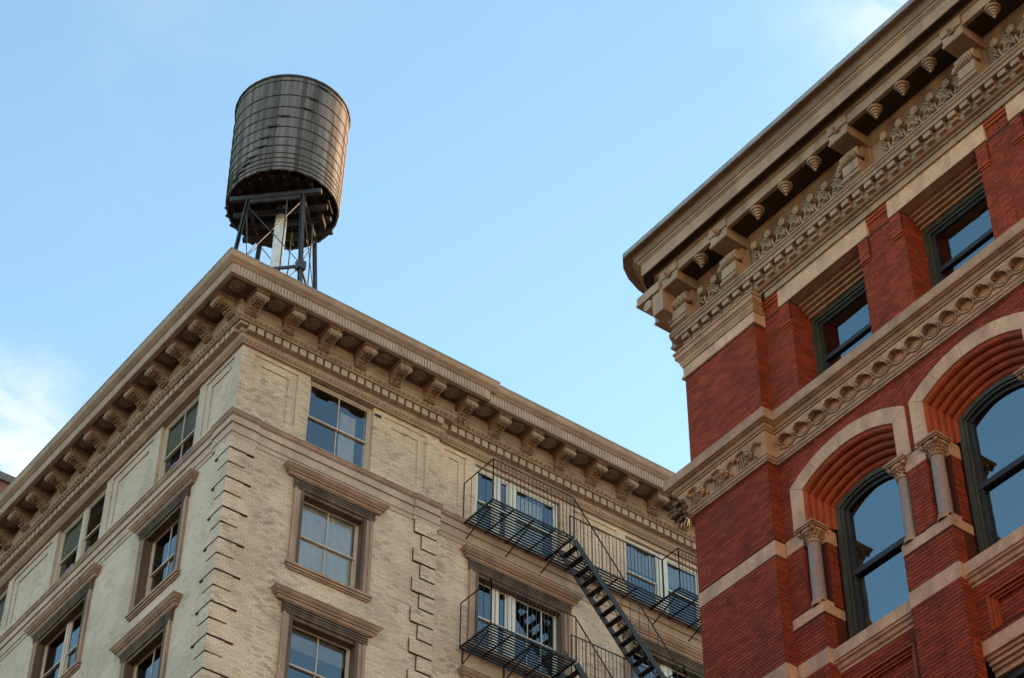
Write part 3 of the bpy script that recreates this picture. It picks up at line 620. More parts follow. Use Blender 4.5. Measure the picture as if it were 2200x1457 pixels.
# joists under the floor, beams, tower
ux, uy = Vector((0.7071, 0.7071, 0)), Vector((-0.7071, 0.7071, 0)); CT = Vector((TX, TY, 0))
for k in range(9):
    y = -1.6+k*0.4; hw = math.sqrt(max(0.1, 1.62**2-y*y)); c = CT+uy*y+Vector((0, 0, TZ-0.05))
    obj('joist', MB().bar(c-ux*hw, c+ux*hw, 0.10, 0.20), 'darkwood', WT)
ZB = 53.72
for k in (-0.94, 0.94):
    for j in (0,):
        c = CT+ux*k+Vector((0, 0, TZ-0.32)); obj('beam', MB().bar(c-uy*1.55, c+uy*1.55, 0.14, 0.18), 'steel', WT)
for k in (-0.2, 0.35):
    c = CT+ux*k+Vector((0, 0, TZ-0.32)); obj('beam', MB().bar(c-uy*1.6, c+uy*1.6, 0.12, 0.18), 'steel', WT)
legs = []
for (dx, dy) in ((-1, 0), (0, -1), (1, 0), (0, 1)):
    top = Vector((TX+dx*1.33, TY+dy*1.33, ZB)); rr = 1.33+0.09*(ZB-44.4); bot = Vector((TX+dx*rr, TY+dy*rr, 44.4)); legs.append((top, bot))
    m = MB(); m.bar(top+Vector((0, 0, 0.15)), bot, 0.14, 0.05, (dx, dy, 0)); m.bar(top+Vector((0, 0, 0.15))+Vector((dy, dx, 0))*0.05, bot+Vector((dy, dx, 0))*0.05, 0.04, 0.14, (dx, dy, 0)); obj('leg', m, 'steel', WT)
for i in range(4):
    (t0, b0), (t1, b1) = legs[i], legs[(i+1) % 4]
    obj('girt', MB().bar(t0, t1, 0.07, 0.16), 'steel', WT)
    def at(l, z): return l[0].lerp(l[1], (ZB-z)/(ZB-44.4))
    for (za, zb) in ((ZB-0.15, 50.35), (50.2, 47.3), (47.2, 44.6)):
        obj('brace', MB().tube([at(legs[i], za), at(legs[(i+1) % 4], zb)], 0.016, 6), 'steel', WT); obj('brace', MB().tube([at(legs[(i+1) % 4], za), at(legs[i], zb)], 0.016, 6), 'steel', WT)
    for z in (50.25, 47.25): obj('strut', MB().bar(at(legs[i], z), at(legs[(i+1) % 4], z), 0.06, 0.11), 'steel', WT)
    for z in (50.25,): obj('gusset', MB().box(at(legs[i], z)-Vector((0.13, 0.13, 0.17)), at(legs[i], z)+Vector((0.13, 0.13, 0.17))), 'steel', WT)
m = MB(); m.tube([(TX, TY, 44.5), (TX, TY, TZ+0.02)], 0.2, 20)
for z in (46, 48, 49.2, 50.4, 51.6, 52.8): m.tube([(TX, TY, z-0.02), (TX, TY, z+0.02)], 0.212, 20)
obj('riser_pipe', m, 'pipe', WT)
for (dx, dy) in ((-0.4, -1.0), (0.55, 0.2), (0.9, -0.55)):
    obj('conduit', MB().tube([(TX+dx, TY+dy, TZ-0.4), (TX+dx*1.05, TY+dy*1.05, 48.5), (TX+dx*1.3, TY+dy*1.3, 44.5)], 0.022, 6), 'steel', WT)
for (a, r_, z, l_) in ((0.3, 1.2, TZ-0.45, 0.5), (1.1, 1.3, TZ-0.5, 0.45), (2.2, 1.25, TZ-0.45, 0.6), (-0.6, 1.35, TZ-0.5, 0.5)):
    c = Vector((TX+r_*math.cos(a), TY+r_*math.sin(a), z)); obj('timber_block', MB().bar(c-ux*l_/2, c+ux*l_/2, 0.16, 0.2), 'darkwood', WT)

# ================================================================== RED BUILDING
XP, XR, XB = 20.40, 20.63, 20.86              # corner pier face, wall face, bay recess
YE, YPR = 22.065, 20.17                       # far corner, pier's near edge
RB = thing('red_building', (XP, YE, 0), 'red brick building with sandstone arches and bracketed tan cornice at the right', 'building')
BAYS = [18.58-2.78*k for k in range(5)]
YN = BAYS[-1]-1.39                            # near end of what is built
HB = 0.88
# --- backing walls (mortar) : main plane with openings
ZC, R_O, R_I = 22.43, 2.325, 2.03             # arch centre height, stone extrados and intrados radii
W_O, W_I = 1.335, 1.06
def arc_z(R, d): return ZC+math.sqrt(max(0, R*R-d*d))
m = MB()
def mq(y0, y1, z0, z1, x=XR): m.quad((x, y0, z0), (x, y1, z0), (x, y1, z1), (x, y0, z1))
for c in BAYS:
    L, Rr = c-1.39, c+1.39
    if c == BAYS[0]: Rr = YPR
    for (a, b) in ((L, c-HB), (c+HB, Rr)):
        mq(a, b, 0, 21.86); mq(a, b, 25.2, 28.34)
    for (a, b) in ((L, c-1.19), (c+1.19, Rr)): mq(a, b, 21.86, 23.1)
    for (a, b) in ((L, c-W_I-0.05), (c+W_I+0.05, Rr)): mq(a, b, 23.1, 25.2)
    n = 24                                     # spandrel over the arch
    for i in range(n):
        d0, d1 = -W_I-0.05+(2*W_I+0.1)*i/n, -W_I-0.05+(2*W_I+0.1)*(i+1)/n
        m.quad((XR, c+d0, arc_z(R_I+0.03, d0)), (XR, c+d1, arc_z(R_I+0.03, d1)), (XR, c+d1, 25.2), (XR, c+d0, 25.2))
    mq(L, Rr, 28.34, 28.95, XR+0.002); mq(c-HB, c+HB, 25.2, 25.75)
    for sg in (-1, 1):                         # jamb returns
        y = c+sg*HB; m.quad((XR, y, 0), (XB, y, 0), (XB, y, 21.86), (XR, y, 21.86)); m.quad((XB, y, 20.4), (21.1, y, 20.4), (21.1, y, 23.4), (XB, y, 23.4))
        yn = c+sg*1.19; m.quad((XR, yn, 21.6), (XB, yn, 21.6), (XB, yn, 23.3), (XR, yn, 23.3)); m.quad((XB, y, 21.6), (XB, yn, 21.6), (XB, yn, 23.4), (XB, y, 23.4))
        m.quad((XR, y, 25.6), (21.3, y, 25.6), (21.3, y, 28.4), (XR, y, 28.4))
    mq(c-1.389, c-0.80, 20.4, 25.2, 21.13); mq(c+0.80, min(c+1.389, YPR+0.2), 20.4, 25.2, 21.13)
    mq(c-HB, c-0.64, 19.5, 20.6, XB); mq(c+0.64, c+HB, 19.5, 20.6, XB); mq(c-0.64, c+0.64, 20.28, 20.6, XB); mq(c-0.64, c+0.64, 19.5, 19.68, XB); mq(c-0.7, c+0.7, 19.5, 20.4, XB+0.10)
m.quad((XP, YPR, 0), (XP, YE, 0), (XP, YE, 29), (XP, YPR, 29)); m.quad((XP, YPR, 0), (XR, YPR, 0), (XR, YPR, 29), (XP, YPR, 29)); m.quad((XP, YE, 0), (36, YE, 0), (36, YE, 29), (XP, YE, 29))
obj('wall', m, 'mortar', RB)
mb = MB(); mb.box((XR+0.4, YN, 31.2), (36, YE-0.05, 31.35)); obj('roof', mb, 'roof', RB)
obj('wall', MB().box((35.7, YN, 0), (36, YE, 31.2)), 'mortar', RB)

# --- bricks: real boxes proud of the mortar
BW, BH, JT = 0.213, 0.0693, 0.009
bricks = []                                    # (centre, axis, half length, front area weight)
rb = random.Random(5)
def course_fill(iv, z, axis, fixed, off):
    """lay one course on intervals iv; axis 'y': face -x at x=fixed, 'x': face -y at y=fixed"""
    for (a, b) in iv:
        if b-a < 0.02: continue
        s = math.floor((a-off)/BW)*BW+off
        while s < b:
            p, q = max(a, s)+JT/2, min(b, s+BW)-JT/2
            if q-p > 0.018: bricks.append((axis, fixed, p, q, z))
            s += BW
def bricks_rect(a, b, z0, z1, axis, fixed, clip=None):
    k0 = int(math.ceil((z0-10.0)/BH-0.35)); k1 = int(math.floor((z1-10.0)/BH+0.35))
    for k in range(k0, k1):
        z = 10.0+k*BH
        if z < z0-0.02 or z+BH > z1+0.02: continue
        iv = [(a, b)] if clip is None else clip(z+BH/2)
        course_fill(iv, z, axis, fixed, (BW/2 if k % 2 else 0)+a*0.0)
bricks_rect(YPR, YE, 25.80, 28.19, 'y', XP); bricks_rect(YPR, YE, 23.335, 24.96, 'y', XP); bricks_rect(YPR, YE, 20.945, 23.05, 'y', XP); bricks_rect(YPR, YE, 17.5, 20.655, 'y', XP)
for (z0, z1) in ((25.80, 28.19), (23.335, 24.96), (20.945, 23.05), (17.5, 20.655)): bricks_rect(XP, XR, z0, z1, 'x', YPR)
for i, c in enumerate(BAYS[:4]):
    L, Rr = c-1.39, (YPR if i == 0 else c+1.39)
    for (z0, z1) in ((17.5, 20.655), (20.945, 21.62)):
        bricks_rect(L, c-HB, z0, z1, 'y', XR); bricks_rect(c+HB, Rr, z0, z1, 'y', XR); bricks_rect(XR, XB, z0, z1, 'x', c+HB)
    bricks_rect(L, c-1.19, 21.85, 23.085, 'y', XR); bricks_rect(c+1.19, Rr, 21.85, 23.085, 'y', XR)
    bricks_rect(XR, XB, 21.85, 23.085, 'x', c+1.19); bricks_rect(XB, 21.08, 21.85, 23.085, 'x', c+HB)
    def clip(z, c=c, L=L, Rr=Rr):
        if z < ZC+1.86:                        # beside the legs of the stone arch
            return [(L, c-W_O+0.02), (c+W_O-0.02, Rr)]
        d = math.sqrt(max(0, (R_O-0.015)**2-(z-ZC)**2))
        if z > ZC+R_O-0.015: return [(L, Rr)]
        d = min(d, W_O-0.02); return [(L, c-d), (c+d, Rr)]
    bricks_rect(L, Rr, 23.365, 24.96, 'y', XR, clip)
    bricks_rect(L, c-HB, 25.80, 28.34, 'y', XR); bricks_rect(c+HB, Rr, 25.80, 28.34, 'y', XR); bricks_rect(L, c-1.14, 28.34, 28.74, 'y', XR); bricks_rect(c+1.14, Rr, 28.34, 28.74, 'y', XR)
    bricks_rect(XR, 21.12, 25.80, 28.34, 'x', c+HB)
    # spandrel under the sill, with its sunk panel
    def clip2(z, c=c): return [(c-HB, c-0.66), (c+0.66, c+HB)] if 19.66 < z < 20.30 else [(c-HB, c+HB)]
    bricks_rect(c-HB, c+HB, 19.58, 20.52, 'y', XB, clip2); bricks_rect(c-0.56, c+0.56, 19.58, 20.2, 'y', XB+0.10)
    # brick strips with corbels beside the lintels
    for sg in (-1, 1):
        bricks_rect(c+sg*1.005-0.125, c+sg*1.005+0.125, 27.86, 28.34, 'y', XR-0.045)
def brick_box(m, br):
    ax, f, p, q, z = br; pr = 0.0065+rb.uniform(-0.0015, 0.0015); z0, z1 = z+JT/2, z+BH-JT/2
    if ax == 'y': x0, x1 = f-pr, f+0.003; vs = [(x1, p, z0), (x1, q, z0), (x1, q, z1), (x1, p, z1), (x0, p+.002, z0+.002), (x0, q-.002, z0+.002), (x0, q-.002, z1-.002), (x0, p+.002, z1-.002)]
    else: y0, y1 = f-pr, f+0.003; vs = [(p, y1, z0), (q, y1, z0), (q, y1, z1), (p, y1, z1), (p+.002, y0, z0+.002), (q-.002, y0, z0+.002), (q-.002, y0, z1-.002), (p+.002, y0, z1-.002)]
    m.add(vs, [(4, 5, 6, 7), (0, 1, 5, 4), (1, 2, 6, 5), (2, 3, 7, 6), (3, 0, 4, 7)])
def key(br):
    ax, f, p, q, z = br; c = Vector((f, (p+q)/2, z)) if ax == 'y' else Vector(((p+q)/2, f, z)); v = c-CAM
    d = v.dot(fwd); x = v.dot(r2)/d*F_PX; y = v.dot(u2)/d*F_PX
    if abs(x) > 1120 or abs(y) > 745 or ax == 'x' or q-p < 0.19: return 1e9
    return d
bricks.sort(key=key)
shared = {}
for br in bricks[:300]:
    ax, f, p, q, z = br; kk = (ax, round(q-p, 3))
    if kk not in shared:
        mb = MB(); brick_box(mb, (ax, 0.0, -(q-p)/2, (q-p)/2, -BH/2)); shared[kk] = mb.mesh('brick')
    put('brick', shared[kk], (f, (p+q)/2, z+BH/2), 'red', RB)
mb = MB()
for br in bricks[300:]: brick_box(mb, br)
obj('bricks', mb, 'red', RB, kind='stuff')
# raised strip cores and corbels
for i, c in enumerate(BAYS[:4]):
    for sg in (-1, 1):
        y = c+sg*1.005; st = obj('brick_strip', MB().box((XR-0.043, y-0.124, 27.88), (XR+0.01, y+0.124, 28.34)), 'mortar', RB)
        mc = MB(); mc.box((XR-0.055, y-0.132, 27.83), (XR, y+0.132, 27.875)); mc.box((XR-0.03, y-0.12, 27.79), (XR, y+0.12, 27.829)); obj('corbel', mc, 'redsmooth', st)
    # brick mouldings under the architrave between the lintels
    if i > 0 or True:
        y0, y1 = c+1.14, (YPR-0.02 if i == 0 else c+1.64)
        mc = MB(); mc.box((XR-0.05, y0, 28.665), (XR, y1, 28.735)); mc.box((XR-0.03, y0, 28.60), (XR, y1, 28.66)); obj('brick_moulding', mc, 'redsmooth', RB)

# --- stone bands
def band(z0, z1, pr, name, mt='sand', upto=None, gap=None):
    # corner pier with return
    obj(name, MB().sweep([(-0.05, z1), (pr, z1), (pr, z0), (-0.05, z0)], [P(24, YE, 0, 1), P(XP, YE, -1, 1), P(XP, YPR, -1, -1), P(XR, YPR, -1, -1), P(XR, YPR-0.02, -1, 0)]), mt, RB)
band(23.05, 23.335, 0.008, 'stone_band'); band(20.66, 20.945, 0.008, 'stone_band')
for i, c in enumerate(BAYS[:4]):
    for sg in (-1, 1):
        if sg == 1:   y0, y1 = c+HB, (YPR if i == 0 else c+1.389)
        else:         y0, y1 = c-1.389, c-HB
        e = 0.008; yr = y0-e if sg == 1 else y0; yl = y1 if sg == 1 else y1+e
        if i == 0 and sg == 1: yl -= 0.01
        obj('stone_band', MB().box((XR-e, yr, 20.66), (XB, yl, 20.945)), 'sand', RB)
        # plinth under the colonnette
        mp = MB(); mp.box((XR-0.012, yr-0.004, 21.62), (21.09, yl+0.0, 21.80)); a, b = (yr-0.004, yl) if sg == 1 else (yr, yl+0.004)
        mp.add([(XR-0.012, a, 21.80), (XR-0.012, b, 21.80), (XB, b, 21.80), (XB, a, 21.80), (XR+0.10, a, 21.87), (XR+0.02, b, 21.87), (XB, b, 21.87), (XB, a, 21.87)], [(0, 1, 5, 4), (1, 2, 6, 5), (3, 0, 4, 7), (4, 5, 6, 7), (2, 3, 7, 6)])
        obj('plinth', mp, 'sand', RB)
        # impost course behind the capital
        yi = c+sg*HB
        obj('impost', MB().box((XR-0.008, min(c+sg*1.17, yl if sg == 1 else yr), 23.085), (XB, max(c+sg*1.17, yl if sg == 1 else yr), 23.365)), 'sand', RB)
        obj('impost', MB().box((XB-0.015, min(yi-sg*0.012, c+sg*1.169), 23.085), (21.09, max(yi-sg*0.012, c+sg*1.169), 23.365)), 'sand', RB)
        # colonnette
        cy = c+sg*1.035; cxx = XR+0.095
        sh = MB(); sh.lathe([(0.118, 0), (0.116, 0.4), (0.108, 1.17)], (cxx, cy, 21.90), n=20)
        cl_ = obj('colonnette', sh, 'granite', RB)
        obj('base', MB().lathe([(0.15, -0.09), (0.155, -0.06), (0.15, -0.03), (0.128, -0.015), (0.14, 0.0), (0.14, 0.02), (0.118, 0.035)], (cxx, cy, 21.90), n=20), 'sand_d', cl_)
        cp_ = MB(); cp_.lathe([(0.112, 0.0), (0.135, 0.015), (0.135, 0.035), (0.112, 0.05), (0.115, 0.11), (0.14, 0.18), (0.19, 0.235), (0.17, 0.245)], (cxx, cy, 23.05), n=20)
        rr = random.Random(2)
        for tier, (rad, z, nn, sz) in enumerate(((0.125, 23.15, 11, 0.03), (0.148, 23.205, 13, 0.032), (0.178, 23.255, 16, 0.03))):
            for k in range(nn):
                a = 2*PI*(k+0.5*tier)/nn; cp_.ball((cxx+rad*math.cos(a), cy+rad*math.sin(a), z+rr.uniform(-.01, .01)), sz, 6, 4, (0.8, 0.8, 1.0))
        for (dx, dy) in ((-1, -1), (-1, 1), (1, -1)): cp_.ball((cxx+dx*0.155, cy+dy*0.155, 23.265), 0.04, 8, 5)
        obj('capital', cp_, 'sand_d', cl_)
        ab = MB(); ab.box((cxx-0.2, cy-0.2, 23.305), (cxx+0.14, cy+0.2, 23.335)); ab.box((cxx-0.22, cy-0.22, 23.336), (cxx+0.14, cy+0.22, 23.375)); obj('abacus', ab, 'sand_d', cl_)
    # stone archivolt of separate voussoirs
    def ring_piece(pts_in, pts_out, x0, x1, name, mt, par):
        n = len(pts_in); vs = []; fs = []
        for (a, b) in zip(pts_in, pts_out): vs += [(x0, c+a[0], a[1]), (x0, c+b[0], b[1]), (x1, c+b[0], b[1]), (x1, c+a[0], a[1])]
        for k in range(n-1):
            for j in range(4): fs.append((4*k+j, 4*k+(j+1) % 4, 4*k+4+(j+1) % 4, 4*k+4+j))
        fs += [(0, 1, 2, 3), (4*n-4, 4*n-1, 4*n-2, 4*n-3)]
        return obj(name, MB().add(vs, fs), mt, par)
    xs0, xs1 = XR-0.028, XR+0.02; gp = 0.004
    tO, tI = math.asin(W_O/R_O), math.asin(W_I/R_I)
    def apt(u): return ((R_I*math.sin(tI*u), ZC+R_I*math.cos(tI*u)), (R_O*math.sin(tO*u), ZC+R_O*math.cos(tO*u)))
    cuts = [-1, -0.45, 0.12, 0.62, 1]
    for u0, u1 in zip(cuts[:-1], cuts[1:]):
        us = [u0+0.003+(u1-u0-0.006)*k/8 for k in range(9)]; ring_piece([apt(u)[0] for u in us], [apt(u)[1] for u in us], xs0, xs1, 'voussoir', 'sand', RB)
    for sg in (-1, 1):
        zi, zo = apt(1)[0][1], apt(1)[1][1]
        ring_piece([(sg*W_I, zi-gp), (sg*W_I, 23.73)], [(sg*W_O, zo-gp), (sg*W_O, 23.76)], xs0, xs1, 'voussoir', 'sand', RB)
        ring_piece([(sg*W_I, 23.724), (sg*W_I, 23.372)], [(sg*W_O, 23.754), (sg*W_O, 23.372)], xs0, xs1, 'voussoir', 'sand', RB)
    # moulded brick orders stepping into the arch
    for k in range(5):
        w0, w1 = W_I-0.054*k, W_I-0.054*(k+1); Ra, Rb = R_I-0.088*k, R_I-0.088*(k+1); x0, x1 = XR+0.002+0.095*k, XR+0.002+0.095*(k+1)
        prof = [(0.0, x0), (0.3, x0-0.004), (0.75, x0+0.012), (1.0, x0+0.045), (1.0, x1-0.02), (0.9, x1-0.006), (1.02, x1), (-0.3, x1+0.01)]
        def pt(q, u):
            w = w0+(w1-w0)*q; R = Ra+(Rb-Ra)*q; ts = math.asin(min(1, w/R))
            if u <= 0: return (w, 23.37+(ZC+R*math.cos(ts)-23.37)*(1+u))
            if u >= 1: return (-w, ZC+R*math.cos(ts)-(ZC+R*math.cos(ts)-23.37)*(u-1))
            return (R*math.sin(ts*(1-2*u)), ZC+R*math.cos(ts*(1-2*u)))
        us = [-1, -0.02]+[j/20 for j in range(21)]+[1.02, 2]
        vs = []; fs = []; n = len(prof)
        for u in us:
            for q, x in prof: a = pt(q, u); vs.append((x, c+a[0], a[1]))
        for j in range(len(us)-1):
            for q in range(n-1): fs.append((j*n+q, j*n+q+1, (j+1)*n+q+1, (j+1)*n+q))
        obj('arch_order', MB().add(vs, fs), 'redsmooth', RB)
    # lower arched window
    wF, RF = 0.79, R_I-0.44; tF = math.asin(wF/RF)
    def arch_line(e):                              # outline inset by e, from right foot over the arch to left foot
        w, R = wF-e, RF-e; ts = math.asin(w/R)
        return [(-w, 20.92)]+[(R*math.sin(ts*(-1+2*j/16)), ZC+R*math.cos(ts*(-1+2*j/16))) for j in range(17)]+[(w, 20.92)]
    def arch_ring(e0, e1, x0, x1, name, mt, par): return ring_piece(arch_line(e1), arch_line(e0), x0, x1, name, mt, par)
    wn = arch_ring(-0.02, 0.085, 21.06, 21.2, 'window', 'green', RB); arch_ring(0.087, 0.13, 21.09, 21.2, 'moulding', 'green', wn); arch_ring(0.131, 0.20, 21.14, 21.22, 'sash', 'dkgreen', wn)
    zr = 22.42
    obj('meeting_rail', MB().box((21.12, c-wF+0.13, zr-0.05), (21.2, c+wF-0.13, zr+0.05)), 'dkgreen', wn)
    L_ = arch_line(0.19); poly = [(21.185, c+a, z) for a, z in L_]
    top_ = [p for p in poly if p[2] > zr]; 
    pane([(21.185, c-wF+0.19, zr), (21.185, c+wF-0.19, zr)]+[p for p in reversed(top_)], wn, 'glass_r')
    pane([(21.195, c-wF+0.19, 20.92), (21.195, c+wF-0.19, 20.92), (21.195, c+wF-0.19, zr), (21.195, c-wF+0.19, zr)], wn, 'glass_r')
    mi = MB(); mi.box((21.26, c-1.0, 20.6), (23.2, c+1.0, 24.4)); mi.f = mi.f[:-1]; mi.sm = mi.sm[:-1]; obj('interior', mi, 'room', wn)
    # sill of the arched window
    ms = MB().prism([(21.1, 20.93), (XB-0.16, 20.90), (XB-0.16, 20.70), (XB-0.13, 20.68), (XB-0.13, 20.66), (XB-0.09, 20.64), (XB-0.07, 20.59), (XB-0.03, 20.57), (XB-0.03, 20.53), (XB, 20.52), (21.1, 20.52)], lambda x, z, y: (x, y, z), c-HB+0.003, c+HB-0.003)
    obj('sill', ms, 'sand', RB)
    # sunk panel
    mp = MB(); a, b, z0, z1 = c-0.66, c+0.66, 19.66, 20.30
    for (e, x) in ((0.0, XB-0.02), (0.05, XB+0.02), (0.09, XB+0.05)):
        mp.box((x, a+e, z1-e-0.045), (XB+0.12, b-e, z1-e)); mp.box((x, a+e, z0), (XB+0.12, a+e+0.045, z1-e-0.046)); mp.box((x, b-e-0.045, z0), (XB+0.12, b-e, z1-e-0.046))
    obj('sunk_panel', mp, 'redsmooth', RB)
    # head of the storey below
    ml = MB(); ml.box((XB-0.02, c-HB+0.002, 19.335), (XB+0.3, c+HB-0.002, 19.575))
    for j, (z0, z1, e) in enumerate(((19.28, 19.333, 0.03), (19.21, 19.278, 0.07), (19.15, 19.208, 0.12), (19.06, 19.148, 0.17))): ml.box((XB+e, c-HB+0.002, z0), (XB+0.3, c+HB-0.002, z1))
    lh = obj('lintel', ml, 'sand', RB)
    wl = obj('window', MB().box((XB+0.22, c-HB+0.01, 16.8), (XB+0.3, c-HB+0.1, 19.05)).box((XB+0.22, c+HB-0.1, 16.8), (XB+0.3, c+HB-0.01, 19.05)).box((XB+0.22, c-HB+0.1, 18.93), (XB+0.3, c+HB-0.1, 19.05)), 'dkgreen', RB)
    pane([(XB+0.27, c-HB+0.1, 16.8), (XB+0.27, c+HB-0.1, 16.8), (XB+0.27, c+HB-0.1, 18.93), (XB+0.27, c-HB+0.1, 18.93)], wl, 'glass_r')
    mi = MB(); mi.box((XB+0.31, c-HB, 16.5), (XB+2.3, c+HB, 19.2)); mi.f = mi.f[:-1]; mi.sm = mi.sm[:-1]; obj('interior', mi, 'room', wl)
    # ---- upper window: lintel with ears, stepped soffit, frame
    mu = MB(); mu.box((XR-0.05, c-1.135, 28.345), (XR+0.12, c+1.135, 28.745)); ul = obj('lintel', mu, 'sand', RB)
    mu = MB()
    for j in range(5): mu.box((XR+0.121+0.075*j, c-HB-0.05, 28.345-0.052*j), (XR+0.194+0.075*j, c+HB+0.05, 28.74))
    obj('stepped_soffit', mu, 'sand_d', ul)
    z0, z1, xf = 25.80, 28.12, 21.10
    f = MB(); f.box((xf, c-HB, z0), (xf+0.14, c-HB+0.075, z1)); f.box((xf, c+HB-0.075, z0), (xf+0.14, c+HB, z1)); f.box((xf, c-HB+0.075, z1-0.08), (xf+0.14, c+HB-0.075, z1))
    wn = obj('window', f, 'green', RB)
    f = MB(); f.box((xf+0.03, c-HB+0.076, z0), (xf+0.14, c-HB+0.13, z1-0.081)); f.box((xf+0.03, c+HB-0.13, z0), (xf+0.14, c+HB-0.076, z1-0.081)); f.box((xf+0.03, c-HB+0.131, z1-0.135), (xf+0.14, c+HB-0.131, z1-0.081)); obj('moulding', f, 'green', wn)
    a, b = c-HB+0.13, c+HB-0.13; zm = 27.10
    f = MB(); f.box((xf+0.06, a, z0), (xf+0.12, a+0.07, z1-0.14)); f.box((xf+0.06, b-0.07, z0), (xf+0.12, b, z1-0.14)); f.box((xf+0.06, a+0.07, z1-0.22), (xf+0.12, b-0.07, z1-0.14)); f.box((xf+0.05, a+0.07, zm-0.045), (xf+0.12, b-0.07, zm+0.045)); obj('sash', f, 'dkgreen', wn)
    for (q0, q1, xo) in ((zm+0.045, z1-0.22, 0.08), (z0, zm-0.045, 0.10)): pane([(xf+xo, a+0.07, q0), (xf+xo, b-0.07, q0), (xf+xo, b-0.07, q1), (xf+xo, a+0.07, q1)], wn, 'glass_r')
    mi = MB(); mi.box((xf+0.15, c-HB, 25.7), (xf+2.2, c+HB, 28.3)); mi.f = mi.f[:-1]; mi.sm = mi.sm[:-1]; obj('interior', mi, 'room', wn)

# --- string course with splayed frieze
def rpath(near=YN): return [P(25, YE, 0, 1), P(XP, YE, -1, 1), P(XP, YPR, -1, -1), P(XR, YPR, -1, -1), P(XR, near, -1, 0)]
sc = obj('string_course', MB().sweep([(-0.05, 25.82), (0.35, 25.81), (0.36, 25.80), (0.36, 25.61), (0.345, 25.595), (0.315, 25.59), (0.31, 25.575), (0.275, 25.57), (0.255, 25.545), (0.25, 25.51), (0.225, 25.50), (0.215, 25.47), (0.20, 25.465), (-0.05, 25.465)], rpath()), 'sand_d', RB)
obj('frieze', MB().sweep([(-0.05, 25.464), (0.19, 25.464), (0.185, 25.43), (0.15, 25.36), (0.105, 25.27), (0.07, 25.18), (0.055, 25.11), (-0.05, 25.11)], rpath()), 'sand', sc)
obj('moulding', MB().sweep([(-0.05, 25.108), (0.095, 25.108), (0.095, 25.085), (0.075, 25.075), (0.085, 25.05), (0.075, 25.015), (0.05, 25.005), (0.065, 24.995), (0.065, 24.96), (-0.05, 24.955)], rpath()), 'sand_d', sc)
def shell():
    m = MB(); n, tn = 26, 5; vs = []; fs = []
    for j in range(tn+1):                       # fluted hood springing from the frieze over a hollow
        t = j/tn
        for k in range(n+1):
            a = math.radians(-8+196*k/n); fl = 1+0.07*math.sin(k*PI*0.77)*(1-t*0.6); pr = 0.115*math.sin(PI*0.5*(1-t))*max(0.12, math.sin(max(0, min(PI, a))))
            vs.append((-0.01-pr, -0.165*math.cos(a)*fl*(0.86+0.16*t), -0.02+0.115*math.sin(a)*fl*(0.80+0.25*t)))
    for j in range(tn):
        for k in range(n): fs.append((j*(n+1)+k, j*(n+1)+k+1, (j+1)*(n+1)+k+1, (j+1)*(n+1)+k))
    m.add(vs, fs, True)
    pts = [(-0.015, 0.165*math.cos(math.radians(12*k)), -0.02+0.112*math.sin(math.radians(12*k))) for k in range(14, 32)]; m.tube(pts, 0.014, 6)
    pts = [(0.0, 0.105*math.cos(math.radians(24*k)), -0.03+0.06*math.sin(math.radians(24*k))) for k in range(16)]; m.tube(pts, 0.010, 5, caps=False)
    for k in range(6):
        a = math.radians(60+20*k); y, z = -0.13*math.cos(a), 0.09*math.sin(a); m.tube([(-0.02, y*0.7, z*0.55), (-0.115, y*0.95, z*0.9), (-0.06, y*1.15, z*1.15+0.02)], 0.02, 6, rads=[0.008, 0.020, 0.012])
    m.tube([(0.0, 0.15, -0.03), (-0.02, 0.20, 0.02), (0.0, 0.25, 0.08)], 0.016, 6, rads=[0.022, 0.022, 0.010]); m.ball((-0.01, 0.19, -0.08), 0.025, 6, 4)
    return m
sme = shell().mesh('shell_scroll')
k = 0
while 19.77-0.378*k > YN+0.3:
    put('shell_scroll', sme, (XR-0.115, 19.77-0.378*k, 25.29), 'sand_d', sc, rot=(0, -0.38, 0)); k += 1
def festoon():
    m = MB(); rr = random.Random(4)
    for k in range(9): a = 2*PI*k/9; m.ball((-0.05, 0.07*math.cos(a), 0.07*math.sin(a)), 0.035, 6, 4)
    m.ball((-0.075, 0, 0), 0.05, 8, 5)
    m.tube([(-0.03, 0, 0.06), (-0.05, 0.1, 0.14), (-0.04, 0.25, 0.13), (-0.03, 0.33, 0.10)], 0.02, 6); m.tube([(-0.04, -0.05, 0.02), (-0.05, -0.16, 0.09), (-0.04, -0.29, 0.13)], 0.022, 6)
    for (y, z, r_) in ((0.31, 0.09, 0.05), (0.25, 0.03, 0.035), (-0.27, 0.08, 0.05), (-0.2, 0.12, 0.035), (0.13, -0.09, 0.03), (0.18, -0.12, 0.025), (-0.12, -0.1, 0.03), (-0.09, -0.15, 0.025)): m.ball((-0.03, y, z), r_, 7, 5)
    for y in (0.16, 0.22, 0.28): m.tube([(-0.02, y, 0.06), (-0.015, y+0.02, -0.06), (0.0, y+0.07, -0.14)], 0.014, 5)
    return m
fme = festoon().mesh('festoon')
for y in (20.46, 21.08, 21.70): put('festoon', fme, (XP-0.11, y, 25.28), 'sand_d', sc, rot=(0, -0.38, 0))
